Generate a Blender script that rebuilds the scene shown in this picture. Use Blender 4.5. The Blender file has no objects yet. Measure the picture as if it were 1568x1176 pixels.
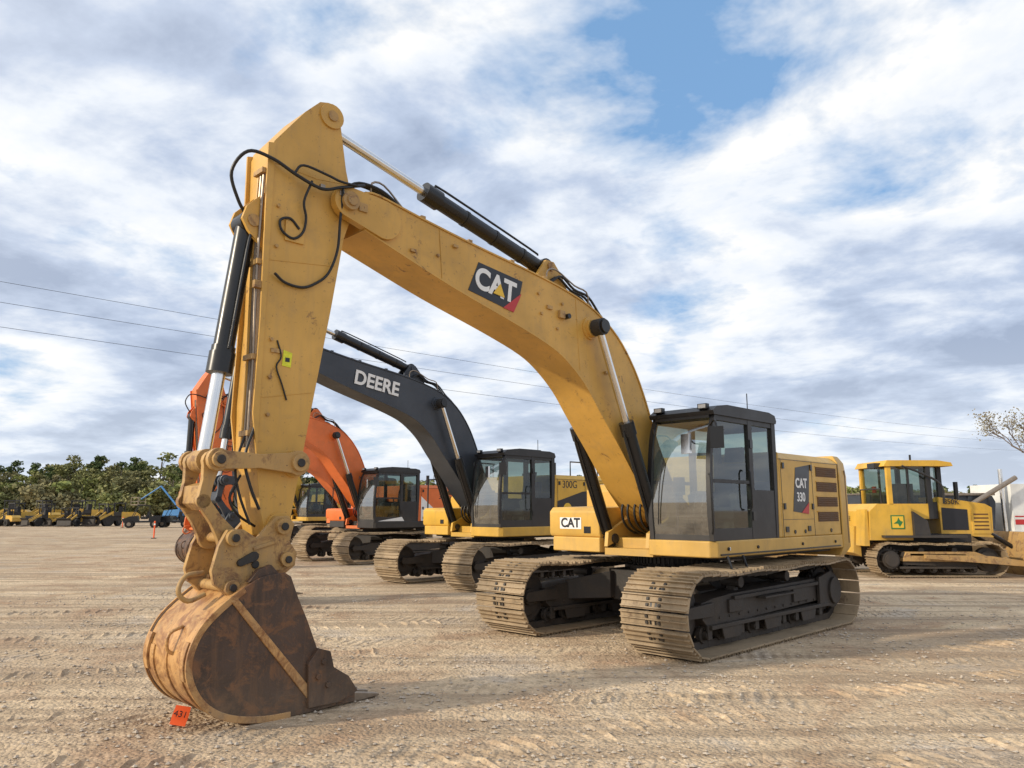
import bpy, math, random
import numpy as np
from mathutils import Vector, Matrix
random.seed(7); np.random.seed(7)
R=math.radians
sc=bpy.context.scene
COL=sc.collection

# ------------------------------------------------------------------ materials
MATS={}
def newmat(name):
    m=bpy.data.materials.new(name); m.use_nodes=True
    nt=m.node_tree; nt.nodes.clear()
    out=nt.nodes.new('ShaderNodeOutputMaterial')
    MATS[name]=m
    return m,nt,out
def N(nt,t,**kw):
    n=nt.nodes.new('ShaderNode'+t)
    for k,v in kw.items():
        if k in n.inputs.keys(): n.inputs[k].default_value=v
        else: setattr(n,k,v)
    return n
def lk(nt,a,b): nt.links.new(a,b)
def ramp(nt,fac,stops):
    r=N(nt,'ValToRGB'); e=r.color_ramp.elements
    while len(e)<len(stops): e.new(.5)
    for i,(p,c) in enumerate(stops):
        e[i].position=p; e[i].color=(*c,1) if len(c)==3 else c
    lk(nt,fac,r.inputs[0]); return r.outputs[0]
def mix(nt,fac,a,b,mode='MIX'):
    m=N(nt,'MixRGB',blend_type=mode)
    for s,v in ((m.inputs[0],fac),(m.inputs[1],a),(m.inputs[2],b)):
        if hasattr(v,'is_output'): lk(nt,v,s)
        elif isinstance(v,(int,float)): s.default_value=v
        else: s.default_value=(*v,1)
    return m.outputs[0]
def math_(nt,op,a,b=0.,c=None,clamp=False):
    m=N(nt,'Math',operation=op,use_clamp=clamp)
    for s,v in zip(m.inputs,(a,b,c)):
        if v is None: continue
        if hasattr(v,'is_output'): lk(nt,v,s)
        else: s.default_value=v
    return m.outputs[0]
def noise(nt,vec,scale,detail=4,rough=.55,dist=0.):
    n=N(nt,'TexNoise'); n.inputs['Scale'].default_value=scale; n.inputs['Detail'].default_value=detail
    n.inputs['Roughness'].default_value=rough; n.inputs['Distortion'].default_value=dist
    if vec is not None: lk(nt,vec,n.inputs['Vector'])
    return n.outputs[0]
def mapping(nt,vec,scale=(1,1,1),rot=(0,0,0),loc=(0,0,0)):
    m=N(nt,'Mapping'); m.inputs['Scale'].default_value=scale; m.inputs['Rotation'].default_value=rot; m.inputs['Location'].default_value=loc
    lk(nt,vec,m.inputs['Vector']); return m.outputs[0]

def paint(name,col,rough=.42,dirtcol=(.23,.17,.11),dirt=.5,dust=.6,metal=0.,fade=.18,bump=.15,dust_h=1.6,rust=0.,dustcol=(.36,.275,.18),rustcol=(.16,.075,.035)):
    m,nt,out=newmat(name)
    tc=N(nt,'TexCoord'); v=tc.outputs['Object']
    b=N(nt,'BsdfPrincipled'); b.inputs['Metallic'].default_value=metal
    n1=noise(nt,v,1.3,3,.6)
    c=mix(nt,ramp(nt,n1,[(.3,(0,0,0)),(.7,(1,1,1))]),tuple(x*(1-fade) for x in col),tuple(min(1,x*(1+fade*.7)+.01) for x in col))
    st=noise(nt,mapping(nt,v,(9,9,.9)),1.6,3,.65)
    c=mix(nt,math_(nt,'MULTIPLY',ramp(nt,st,[(.50,(0,0,0)),(.8,(1,1,1))]),dirt*.5),c,dirtcol)
    bl=noise(nt,v,3.2,6,.7,.4)
    c=mix(nt,math_(nt,'MULTIPLY',ramp(nt,bl,[(.53,(0,0,0)),(.70,(1,1,1))]),dirt*.6),c,dirtcol)
    ch=noise(nt,v,26,3,.7)
    c=mix(nt,math_(nt,'MULTIPLY',ramp(nt,ch,[(.66,(0,0,0)),(.69,(1,1,1))]),min(1,dirt+rust)),c,(.12,.065,.035))
    if rust>0:
        rn=noise(nt,v,5,6,.75,.6)
        c=mix(nt,math_(nt,'MULTIPLY',ramp(nt,rn,[(.63-rust*.2,(0,0,0)),(.70-rust*.12,(1,1,1))]),.85),c,rustcol)
    sp=N(nt,'SeparateXYZ'); lk(nt,v,sp.inputs[0])
    dz=N(nt,'MapRange'); lk(nt,sp.outputs[2],dz.inputs[0]); dz.inputs[1].default_value=dust_h; dz.inputs[2].default_value=0.; dz.clamp=True
    dm=math_(nt,'MULTIPLY',math_(nt,'MULTIPLY',dz.outputs[0],ramp(nt,bl,[(.25,(.2,.2,.2)),(.62,(1,1,1))])),dust,clamp=True)
    c=mix(nt,dm,c,dustcol)
    lk(nt,c,b.inputs['Base Color'])
    rr=math_(nt,'ADD',math_(nt,'MULTIPLY',bl,.35),rough-.12,clamp=True)
    rr=math_(nt,'ADD',rr,math_(nt,'MULTIPLY',dm,.4),clamp=True)
    lk(nt,rr,b.inputs['Roughness'])
    if bump>.2:
        bp=N(nt,'Bump'); bp.inputs['Strength'].default_value=bump; bp.inputs['Distance'].default_value=.02
        lk(nt,bl,bp.inputs['Height']); lk(nt,bp.outputs[0],b.inputs['Normal'])
    lk(nt,b.outputs[0],out.inputs[0]); return m
def simple(name,col,rough=.5,metal=0.,var=.15,scale=4):
    m,nt,out=newmat(name)
    tc=N(nt,'TexCoord'); n1=noise(nt,tc.outputs['Object'],scale,3,.65)
    c=mix(nt,n1,tuple(x*(1-var*1.6) for x in col),tuple(min(1,x*(1+var*1.6)) for x in col))
    b=N(nt,'BsdfPrincipled'); b.inputs['Metallic'].default_value=metal
    lk(nt,c,b.inputs['Base Color'])
    lk(nt,math_(nt,'ADD',math_(nt,'MULTIPLY',n1,.3),rough-.15,clamp=True),b.inputs['Roughness'])
    lk(nt,b.outputs[0],out.inputs[0]); return m

paint('yellow_paint',(.63,.375,.070),.40,dirt=.34,dust=.7)
paint('yellow_arm',(.61,.345,.066),.40,dirt=.38,dust=.2,rust=.10,fade=.18)
paint('yellow_link',(.46,.275,.09),.5,dirt=.9,dust=.2,rust=.6,bump=.5)
paint('bucket_shell',(.56,.31,.11),.42,dirt=.9,dust=.3,rust=.85,dust_h=.5,bump=.4,rustcol=(.22,.09,.03))
paint('bucket_rust',(.070,.040,.026),.48,dirtcol=(.20,.10,.045),dirt=1.,dust=.25,fade=.5,rust=.6,dust_h=.5,bump=.6,rustcol=(.19,.085,.035))
paint('deere_yellow',(.67,.39,.04),.42,dirt=.4,dust=.6)
paint('deere_gray',(.035,.042,.055),.38,dirt=.2,dust=.1,dirtcol=(.08,.08,.08))
paint('orange_paint',(.74,.165,.03),.4,dirt=.3,dust=.4)
paint('dark_frame',(.020,.018,.017),.55,dirt=.55,dust=.36,dirtcol=(.06,.047,.034),dust_h=1.0,bump=.5,dustcol=(.16,.115,.075))
paint('cab_black',(.016,.016,.018),.42,dirt=.15,dust=.2,dirtcol=(.08,.07,.06),dust_h=1.8)
paint('track_shoe',(.34,.25,.15),.6,dirtcol=(.10,.07,.045),dirt=.9,dust=.5,fade=.35,bump=.6,dust_h=.6,rust=.25,rustcol=(.12,.07,.04))
paint('white_paint',(.78,.78,.75),.4,dirt=.2,dust=.2)
paint('blue_paint',(.05,.22,.5),.4,dirt=.2,dust=.1)
simple('cyl_black',(.012,.012,.013),.3,0,.3)
simple('hose',(.012,.012,.012),.5,0,.3)
simple('rubber',(.02,.019,.018),.8,0,.4)
simple('chrome',(.78,.77,.75),.2,1.,.08)
simple('steel',(.33,.27,.21),.42,.8,.3,12)
simple('louver',(.13,.06,.018),.6,0,.3)
simple('decal_black',(.015,.016,.022),.35,0,.1)
simple('decal_white',(.8,.8,.78),.45,0,.05)
simple('decal_yellow',(.8,.5,.04),.45,0,.05)
simple('decal_green',(.03,.18,.05),.45,0,.05)
simple('decal_red',(.5,.03,.03),.45,0,.05)
simple('orange_tag',(.95,.13,.03),.5,0,.05)
simple('lime_tag',(.70,.72,.03),.5,0,.3,30)
simple('seat',(.03,.03,.032),.8,0,.3)
simple('interior',(.05,.05,.05),.7,0,.3)
simple('wood',(.16,.11,.07),.8,0,.3)
simple('bark',(.14,.11,.09),.9,0,.3)
simple('lamp_glass',(.6,.6,.58),.15,0,.05)
def glassmat(name,tint,lo,dirt):
    m,nt,out=newmat(name)
    t=N(nt,'BsdfTransparent'); t.inputs[0].default_value=(*tint,1)
    g=N(nt,'BsdfGlossy'); g.inputs['Roughness'].default_value=.03; g.inputs[0].default_value=(.9,.93,.95,1)
    d=N(nt,'BsdfDiffuse'); d.inputs[0].default_value=(.55,.5,.42,1)
    lw=N(nt,'LayerWeight'); lw.inputs[0].default_value=.5
    tc=N(nt,'TexCoord'); n=noise(nt,tc.outputs['Object'],2.5,4,.7)
    fc=math_(nt,'MULTIPLY',math_(nt,'POWER',lw.outputs[1],3.),.7)
    mx=N(nt,'MixShader'); lk(nt,math_(nt,'ADD',fc,lo,clamp=True),mx.inputs[0])
    lk(nt,t.outputs[0],mx.inputs[1]); lk(nt,g.outputs[0],mx.inputs[2])
    m2=N(nt,'MixShader'); lk(nt,math_(nt,'MULTIPLY',ramp(nt,n,[(.35,(0,0,0)),(.8,(1,1,1))]),dirt),m2.inputs[0])
    lk(nt,mx.outputs[0],m2.inputs[1]); lk(nt,d.outputs[0],m2.inputs[2])
    lk(nt,m2.outputs[0],out.inputs[0])
glassmat('glass',(.48,.56,.51),.05,.07)
glassmat('windshield_glass',(.62,.69,.66),.27,.16)
def leafmat(name,c1,c2,c3):
    m,nt,out=newmat(name)
    tc=N(nt,'TexCoord'); oi=N(nt,'ObjectInfo')
    n=noise(nt,tc.outputs['Object'],.5,2,.6)
    c=mix(nt,ramp(nt,n,[(.35,(0,0,0)),(.65,(1,1,1))]),c1,c2)
    c=mix(nt,math_(nt,'MULTIPLY',oi.outputs['Random'],.75),c,c3)
    d=N(nt,'BsdfDiffuse'); lk(nt,c,d.inputs[0]); lk(nt,d.outputs[0],out.inputs[0])
leafmat('leaf_spring',(.17,.19,.065),(.27,.30,.10),(.25,.21,.13))
leafmat('leaf_pine',(.085,.115,.05),(.13,.165,.07),(.11,.14,.06))
leafmat('leaf_bud',(.24,.21,.13),(.30,.27,.16),(.22,.19,.13))

# ------------------------------------------------------------------ mesh builder
def catmull(P,n=6):
    P=[Vector(p) for p in P]; out=[]
    for i in range(len(P)-1):
        p0=P[i-1] if i>0 else P[0]*2-P[1]; p1=P[i]; p2=P[i+1]; p3=P[i+2] if i+2<len(P) else P[-1]*2-P[-2]
        for k in range(n):
            t=k/n
            out.append(.5*((2*p1)+(p2-p0)*t+(2*p0-5*p1+4*p2-p3)*t*t+(3*p1-p0-3*p2+p3)*t**3))
    out.append(P[-1]); return out
class MB:
    def __init__(s,T=None): s.v=[];s.f=[];s.m=[];s.names=[];s.T=T
    def add(s,V,F,mat):
        if mat not in s.names: s.names.append(mat)
        k=s.names.index(mat); o=len(s.v)
        for p in V:
            p=Vector(p); s.v.append(s.T(p) if s.T else p)
        for f in F: s.f.append([i+o for i in f]); s.m.append(k)
    def prism(s,poly,y0,y1,mat):
        n=len(poly)
        V=[(p[0],y0,p[1]) for p in poly]+[(p[0],y1,p[1]) for p in poly]
        F=[list(range(n)),list(range(2*n-1,n-1,-1))]+[[i,(i+1)%n,n+(i+1)%n,n+i] for i in range(n)]
        s.add(V,F,mat)
    def prism_x(s,poly,x0,x1,mat):
        n=len(poly)
        V=[(x0,p[0],p[1]) for p in poly]+[(x1,p[0],p[1]) for p in poly]
        F=[list(range(n)),list(range(2*n-1,n-1,-1))]+[[i,(i+1)%n,n+(i+1)%n,n+i] for i in range(n)]
        s.add(V,F,mat)
    def prism_z(s,poly,z0,z1,mat):
        n=len(poly)
        V=[(p[0],p[1],z0) for p in poly]+[(p[0],p[1],z1) for p in poly]
        F=[list(range(n)),list(range(2*n-1,n-1,-1))]+[[i,(i+1)%n,n+(i+1)%n,n+i] for i in range(n)]
        s.add(V,F,mat)
    def box(s,x0,x1,y0,y1,z0,z1,mat): s.prism([(x0,z0),(x1,z0),(x1,z1),(x0,z1)],y0,y1,mat)
    def mbox(s,M,sx,sy,sz,mat):
        V=[M@Vector((a*sx/2,b*sy/2,c*sz/2)) for a in(-1,1) for b in(-1,1) for c in(-1,1)]
        s.add(V,[[0,1,3,2],[4,6,7,5],[0,4,5,1],[2,3,7,6],[0,2,6,4],[1,5,7,3]],mat)
    def cyl(s,a,b,r,mat,n=20,r1=None,hole=0):
        a=Vector(a);b=Vector(b); d=(b-a).normalized(); u=d.orthogonal().normalized(); w=d.cross(u)
        r1=r if r1 is None else r1
        V=[a+(u*math.cos(2*math.pi*i/n)+w*math.sin(2*math.pi*i/n))*r for i in range(n)]+[b+(u*math.cos(2*math.pi*i/n)+w*math.sin(2*math.pi*i/n))*r1 for i in range(n)]
        F=[[i,(i+1)%n,n+(i+1)%n,n+i] for i in range(n)]+[list(range(n-1,-1,-1)),list(range(n,2*n))]
        s.add(V,F,mat)
    def tube(s,P,r,mat,n=8,sm=6):
        P=catmull(P,sm) if sm else [Vector(p) for p in P]
        V=[];F=[]; u=None
        for i,p in enumerate(P):
            d=(P[min(i+1,len(P)-1)]-P[max(i-1,0)]).normalized()
            if u is None: u=d.orthogonal().normalized()
            u=(u-d*u.dot(d)).normalized(); w=d.cross(u)
            V+=[p+(u*math.cos(2*math.pi*k/n)+w*math.sin(2*math.pi*k/n))*r for k in range(n)]
        for i in range(len(P)-1):
            F+=[[i*n+k,i*n+(k+1)%n,(i+1)*n+(k+1)%n,(i+1)*n+k] for k in range(n)]
        F+=[list(range(n-1,-1,-1)),list(range((len(P)-1)*n,len(P)*n))]
        s.add(V,F,mat)
    def capsule(s,p,q,r0,r1,y0,y1,mat,n=10):
        p=Vector(p);q=Vector(q); a=math.atan2(q.y-p.y,q.x-p.x); poly=[]
        for i in range(n+1):
            t=a+math.pi/2+math.pi*i/n; poly.append((p.x+r0*math.cos(t),p.y+r0*math.sin(t)))
        for i in range(n+1):
            t=a-math.pi/2+math.pi*i/n; poly.append((q.x+r1*math.cos(t),q.y+r1*math.sin(t)))
        s.prism(poly,y0,y1,mat)
    def bar(s,p,q,r0,r1,w,y0,y1,mat):
        # dog-bone plate: two bosses joined by a narrower waist
        p=Vector(p);q=Vector(q); d=(q-p); a=math.atan2(d.y,d.x); nn=Vector((-d.y,d.x)).normalized(); poly=[]
        for i in range(11):
            t=a+math.pi*.30+math.pi*1.4*i/10; poly.append((p.x+r0*math.cos(t),p.y+r0*math.sin(t)))
        mm=p+d*.5-nn*w; poly.append((mm.x,mm.y))
        for i in range(11):
            t=a-math.pi*.70+math.pi*1.4*i/10; poly.append((q.x+r1*math.cos(t),q.y+r1*math.sin(t)))
        mm=p+d*.5+nn*w; poly.append((mm.x,mm.y))
        s.prism(poly,y0,y1,mat)
    def done(s,name,parent=None,bevel=0,ang=35):
        me=bpy.data.meshes.new(name); me.from_pydata([tuple(p) for p in s.v],[],s.f)
        for n_ in s.names: me.materials.append(MATS[n_])
        me.polygons.foreach_set('material_index',s.m)
        import bmesh
        bm=bmesh.new(); bm.from_mesh(me); bmesh.ops.recalc_face_normals(bm,faces=bm.faces); bm.to_mesh(me); bm.free()
        me.polygons.foreach_set('use_smooth',[True]*len(me.polygons))
        me.set_sharp_from_angle(angle=R(ang))
        o=bpy.data.objects.new(name,me); COL.objects.link(o)
        if parent: o.parent=parent
        if bevel:
            b=o.modifiers.new('b','BEVEL'); b.width=bevel; b.segments=2; b.limit_method='ANGLE'; b.angle_limit=R(40); b.harden_normals=True
        return o
def empty(name,loc,rz=0):
    e=bpy.data.objects.new(name,None); COL.objects.link(e); e.location=loc; e.rotation_euler=(0,0,rz); e.empty_display_size=.3; return e
def text(s,size,org,xd,yd,mat,parent,name='lettering',ext=.003,T=None,bold=0.,sx=1.):
    cu=bpy.data.curves.new(name,'FONT'); cu.body=s; cu.size=size; cu.extrude=ext; cu.align_x='CENTER'; cu.align_y='CENTER'; cu.offset=bold
    o=bpy.data.objects.new(name,cu); COL.objects.link(o)
    dg=bpy.context.evaluated_depsgraph_get(); dg.update()
    me=bpy.data.meshes.new_from_object(o.evaluated_get(dg)); bpy.data.objects.remove(o)
    xd=Vector(xd).normalized(); yd=Vector(yd).normalized(); zd=xd.cross(yd)
    M=Matrix((xd*sx,yd,zd)).transposed().to_4x4(); M.translation=Vector(org)
    me.transform(M)
    if T:
        for v in me.vertices: v.co=T(v.co)
    me.materials.clear(); me.materials.append(MATS[mat])
    o=bpy.data.objects.new(name,me); COL.objects.link(o); o.parent=parent; return o

# ------------------------------------------------------------------ tracks
def track(par,yc,hw,c,Rr,pitch=.19,x0=0,frame='dark_frame',nroll=9,tag='left',shoe='track_shoe',det=True,sprocket_up=0.):
    zc=Rr+.055
    segs=[('t',2*c),('f',math.pi*Rr),('b',2*c),('r',math.pi*Rr)]
    P=sum(x[1] for x in segs); n=round(P/pitch); pit=P/n
    def pos(s):
        s%=P
        if s<2*c:
            x=-c+s; sag=.025*math.sin(math.pi*s/(2*c)*3)**2+.012*math.sin(math.pi*s/(2*c))
            return Vector((x,0,zc+Rr-sag)),Vector((1,0,0))
        s-=2*c
        if s<math.pi*Rr:
            a=math.pi/2-s/Rr; return Vector((c+Rr*math.cos(a),0,zc+Rr*math.sin(a))),Vector((math.sin(a),0,-math.cos(a)))
        s-=math.pi*Rr
        if s<2*c: return Vector((c-s,0,zc-Rr)),Vector((-1,0,0))
        s-=2*c
        a=-math.pi/2-s/Rr; return Vector((-c+Rr*math.cos(a),0,zc+Rr*math.sin(a))),Vector((math.sin(a),0,-math.cos(a)))
    mb=MB(); rnd=random.Random(3)
    for i in range(n):
        p,t=pos(i*pit+.07); nn=Vector((-t.z,0,t.x)) ; 
        M=Matrix(((t.x,0,nn.x,p.x+x0),(0,1,0,yc),(t.z,0,nn.z,p.z),(0,0,0,1)))
        tilt=Matrix.Rotation(rnd.uniform(-.015,.015)+.03,4,'Y')
        M=M@tilt
        mb.mbox(M@Matrix.Translation((0,rnd.uniform(-.004,.004),.012)),pit*.93,hw*2,.022,shoe)
        for gx,gh in ((-.40,.036),(-.03,.03),(.36,.03)):
            mb.mbox(M@Matrix.Translation((gx*pit,0,.022+gh/2)),.016,hw*2-.02,gh,shoe)
        if det:
            for sy in(-1,1):
                mb.mbox(M@Matrix.Translation((0,sy*.085,-.045)),pit*.98,.045,.09,frame)
                for bx in(-.2,.18): mb.mbox(M@Matrix.Translation((bx*pit,sy*.085,.032)),.035,.035,.02,frame)
                mb.mbox(M@Matrix.Translation((.17*pit,sy*.035,.0245)),.05,.03,.004,'cyl_black')
    mb.done('track_shoes_'+tag,par,.003 if det else 0)
    f=MB(); X=x0; ri=Rr-.09
    for sy,rr,mm in ((.07,ri,frame),(.11,ri*.72,frame),(.17,ri*.32,frame),(.21,ri*.18,frame)):
        f.cyl((X+c,yc-sy,zc),(X+c,yc+sy,zc),rr,mm,28)
    f.cyl((X-c,yc-.05,zc),(X-c,yc+.05,zc),ri-.03,frame,28)
    for k in range(21):
        a=2*math.pi*k/21
        f.mbox(Matrix.Translation((X-c+math.cos(a)*(ri-.01),yc,zc+math.sin(a)*(ri-.01)))@Matrix.Rotation(-a,4,'Y'),.07,.06,.05,frame)
    f.cyl((X-c,yc-.24,zc),(X-c,yc+.24,zc),ri*.72,frame,24)
    f.cyl((X-c,yc-.29,zc),(X-c,yc+.29,zc),ri*.55,frame,24)
    top=zc+.17; 
    prof=[(X-c+.32,zc-.12),(X+c-.42,zc-.2),(X+c-.30,zc-.1),(X+c-.28,zc+.1),(X+c-.55,zc+.14),(X+c*.5,top),(X-c*.6,top+.03),(X-c+.35,zc+.2)]
    f.prism(prof,yc-.19,yc+.19,frame)
    f.prism([(X-c+.2,zc-.22),(X+c-.4,zc-.22),(X+c-.4,zc-.17),(X-c+.2,zc-.17)],yc-.26,yc+.26,frame)
    f.prism([(X-c+.5,top-.06),(X+c*.5,top-.08),(X+c*.5,top-.03),(X-c+.5,top-.01)],yc-.24,yc+.24,frame)
    for sy in(-1,1):
        f.prism([(X+c-.5,zc-.07),(X+c+.12,zc-.06),(X+c+.16,zc),(X+c+.12,zc+.07),(X+c-.5,zc+.1)],yc+sy*.20-.03,yc+sy*.20+.03,frame)
    f.prism([(X-c+.5,zc-.2),(X-c+.5,zc+.22),(X-c+.05,zc+.3),(X-c-.12,zc+.2),(X-c-.16,zc-.1),(X-c+.05,zc-.24)],yc+.2,yc+.25,frame)
    for k in range(nroll):
        x=X-c+.42+(2*c-.84)*k/(nroll-1); zr=zc-Rr+.165
        for sy in (-1,1):
            f.cyl((x,yc+sy*.06,zr),(x,yc+sy*.13,zr),.105,frame,16)
            f.cyl((x,yc+sy*.13,zr),(x,yc+sy*.2,zr),.06,frame,12)
            f.box(x-.05,x+.05,yc+sy*.2-.015,yc+sy*.2+.015,zr-.05,zc-.17,frame)
    for k in (-.35,.32):
        f.cyl((X+c*k,yc-.14,zc+Rr-.17),(X+c*k,yc+.14,zc+Rr-.17),.075,frame,16)
        f.box(X+c*k-.05,X+c*k+.05,yc-.06,yc+.06,top-.02,zc+Rr-.17,frame)
    if det:
        for k in (-.55,0,.55):
            for sy in(-1,1): f.prism([(X+c*k-.2,zc-.36),(X+c*k+.2,zc-.36),(X+c*k+.26,zc-.2),(X+c*k-.26,zc-.2)],yc+sy*.235-.012,yc+sy*.235+.012,frame)
        for k in range(12):
            x=X-c+.6+k*.25
            f.cyl((x,yc+.19,zc-.1),(x,yc+.205,zc-.1),.018,frame,6)
        for sgn in(1,-1):
            f.prism([(X-.55,zc+.06),(X+.35,zc+.06),(X+.35,zc+.09),(X-.55,zc+.09)],yc+sgn*.19 if sgn>0 else yc-.33,yc+.33 if sgn>0 else yc-.19,frame)
        f.mbox(Matrix.Translation((X+.95,yc+.2,zc+.02)),.35,.05,.16,frame)
        f.mbox(Matrix.Translation((X-.95,yc+.2,zc+.02)),.5,.05,.2,frame)
    f.done('track_frame_'+tag,par,.008 if det else 0)

FP=(.45,1.75); BP=(6.19,4.82)
def rot_about(piv,ang):
    ca,sa=math.cos(ang),math.sin(ang)
    def T(p):
        p=Vector(p); x=p.x-piv[0]; z=p.z-piv[1]
        return Vector((piv[0]+x*ca-z*sa,p.y,piv[1]+x*sa+z*ca))
    return T

def excavator(name,loc,rz,cfg):
    par=empty(name,loc,rz)
    B=cfg['body']; A=cfg['boom']; K=cfg['link']; CB='cab_black'; det=cfg.get('det',True); DK=cfg.get('deck',B)
    bv=.012 if det else .01
    hw=cfg.get('hw',.47)
    track(par,1.29,hw,2.02,.455,tag='left',det=det); track(par,-1.30,hw,2.02,.455,tag='right',det=det)
    m=MB(); F_='dark_frame'
    m.prism_z([(-.75,-.62),(-.62,-.8),(.62,-.8),(.75,-.62),(.75,.62),(.62,.8),(-.62,.8),(-.75,.62)],.42,.86,F_)
    for sx in(-1,1):
        for sy in(-1,1):
            V=[(sx*.35,sy*.6,.45),(sx*.85,sy*.6,.45),(sx*1.25,sy*1.15,.42),(sx*.8,sy*1.15,.42),(sx*.35,sy*.6,.84),(sx*.85,sy*.6,.84),(sx*1.25,sy*1.15,.70),(sx*.8,sy*1.15,.70)]
            m.add(V,[[0,1,2,3],[4,5,6,7],[0,1,5,4],[1,2,6,5],[2,3,7,6],[3,0,4,7]],F_)
    m.cyl((0,0,.86),(0,0,.93),.72,F_,40); m.cyl((0,0,.93),(0,0,1.10),.63,F_,40)
    for k in range(36):
        a=2*math.pi*k/36; m.cyl((.68*math.cos(a),.68*math.sin(a),.93),(.68*math.cos(a),.68*math.sin(a),.97),.02,F_,6)
    for k in range(60):
        a=2*math.pi*k/60; m.mbox(Matrix.Rotation(a,4,'Z')@Matrix.Translation((.64,0,1.02)),.03,.03,.12,F_)
    m.done('carbody_and_swing_ring',par,bv)
    h=MB()
    deck=[(1.30,.42),(1.33,.5),(1.33,1.38),(1.24,1.46),(-2.72,1.46),(-2.72,-1.46),(1.15,-1.46),(1.27,-1.36),(1.27,-.46),(1.0,-.44),(1.0,.42)]
    h.prism_z(deck,1.13,1.345,DK)
    h.box(-2.6,.95,-1.3,1.3,1.08,1.13,F_)
    h.prism_x([(-1.45,1.345),(-1.45,2.5),(-1.36,2.6),(1.34,2.6),(1.45,2.5),(1.45,1.345)],-2.70,-.60,B)
    h.prism([(-.6,1.345),(-.50,1.345),(-.56,2.55),(-.6,2.6)],.5,1.45,B)
    h.prism([(.35,1.345),(.35,2.05),(.25,2.15),(-.6,2.2),(-.6,1.345)],-1.45,-.5,B)
    h.prism([(.352,1.345),(1.24,1.345),(1.27,1.4),(1.27,1.72),(1.2,1.78),(.352,1.80)],-1.44,-.46,B)
    cw=[(-2.72,1.47),(-3.05,1.45),(-3.22,1.32),(-3.34,1.05),(-3.42,.5),(-3.44,0),(-3.42,-.5),(-3.34,-1.05),(-3.22,-1.32),(-3.05,-1.45),(-2.72,-1.47)]
    def ins(k): return [(-2.72 if i in(0,len(cw)-1) else x+k*.8,y*(1-k*.5)) for i,(x,y) in enumerate(cw)]
    L0=[ins(.10),ins(0),ins(0),ins(.03),ins(.12)]; Z0=[1.0,1.14,2.3,2.52,2.64]
    V=[];Fc=[]; n=len(cw)
    for L_,z in zip(L0,Z0): V+=[(x,y,z) for x,y in L_]
    for j in range(4): Fc+=[[j*n+i,j*n+(i+1)%n,(j+1)*n+(i+1)%n,(j+1)*n+i] for i in range(n)]
    Fc+=[list(range(n-1,-1,-1)),list(range(4*n,5*n))]
    h.add(V,Fc,cfg.get('cw',B))
    h.done('upper_body',par,.02)
    d=MB()
    for x in (-.64,-1.70,-2.715): d.box(x-.006,x+.006,1.449,1.4535,1.35,2.5,'cyl_black')
    d.box(-1.7,-.64,1.449,1.4535,1.60,1.606,'cyl_black') if det else None
    d.box(-2.7,-.56,1.4495,1.4545,2.485,2.493,'cyl_black')
    for i in range(4):
        z=1.56+i*.235
        d.box(-2.62,-1.84,1.451,1.456,z,z+.15,'louver')
        for k in range(4): d.mbox(Matrix.Translation((-2.23,1.460,z+.025+k*.034))@Matrix.Rotation(R(-40),4,'X'),.76,.022,.004,'louver' )
        d.box(-2.64,-1.82,1.449,1.466,z+.152,z+.165,B)
    for x in(-1.0,-1.35,-2.3): d.cyl((x,1.45,1.42),(x,1.462,1.42),.03,'cyl_black',10)
    for x in(-1.66,-.70): 
        for z in(1.75,2.35): d.box(x-.03,x+.03,1.45,1.468,z,z+.09,'cyl_black')
    d.box(-1.55,-1.45,1.45,1.462,1.42,1.5,'cyl_black'); d.box(-.8,-.7,1.45,1.462,1.42,1.5,'cyl_black')
    d.box(-3.0,-2.96,1.448,1.456,1.2,2.4,'louver')
    d.box(-.4,.25,-.40,.40,1.345,1.8,'dark_frame')
    d.cyl((.0,0,1.8),(.0,0,2.1),.14,'dark_frame')
    for sy in(-1,1):
        d.prism([(-.1,1.3),(.98,1.3),(1.25,1.22),(1.22,1.42),(.75,1.62),(.58,1.92),(.40,1.95),(.1,1.75)],sy*.36-.03,sy*.36+.03,B)
        d.cyl((1.08,sy*.30,1.33),(1.08,sy*.55,1.33),.07,'dark_frame')
    d.box(1.0,1.2,-.42,.42,1.1,1.2,B)
    if cfg.get('rails',False):
        for y in(-1.4,):
            d.tube([(1.15,y,1.7),(1.15,y,2.45),(1.1,y,2.5),(.35,y,2.55),(.3,y,2.5),(.3,y,2.1)],.02,'cyl_black',6,2)
            d.tube([(.2,y,2.15),(.2,y,2.95),(.15,y,3.0),(-1.1,y,3.0),(-1.15,y,2.95),(-1.15,y,2.6)],.02,'cyl_black',6,2)
            d.tube([(.2,y,2.6),(-1.15,y,2.75)],.015,'cyl_black',6,0)
        d.tube([(-1.3,1.3,2.6),(-1.3,1.3,2.95),(-2.4,1.3,2.95),(-2.4,1.3,2.6)],.018,'cyl_black',6,1)
        d.cyl((-1.9,.2,2.6),(-1.9,.2,3.0),.06,'cyl_black')
    d.cyl((-1.6,-.5,2.6),(-1.6,-.5,2.72),.15,'cyl_black')
    d.box(1.268,1.275,-.75,-.62,1.4,1.5,'cyl_black')
    for y in (.22,.12,.02,-.10,-.20):
        d.tube([(.55,y,1.40),(.80,y,1.42),(1.00,y,1.55),(1.06,y,1.72),(1.02,y,1.86)],.018,'hose')
    if det:
        # walkway edge, tie-down lugs, step, non-slip pads
        d.box(-2.6,1.2,1.46,1.475,1.16,1.18,'cyl_black')
        for x in(-2.4,-1.2,.2,1.0): d.cyl((x,1.46,1.24),(x,1.48,1.24),.022,'dark_frame',8)
        d.tube([(1.1,1.5,1.15),(1.1,1.56,.98),(.7,1.56,.98),(.7,1.5,1.15)],.018,'cyl_black',6,0)
        d.box(-2.2,-1.9,-.3,.2,2.6,2.68,'cyl_black')
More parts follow.
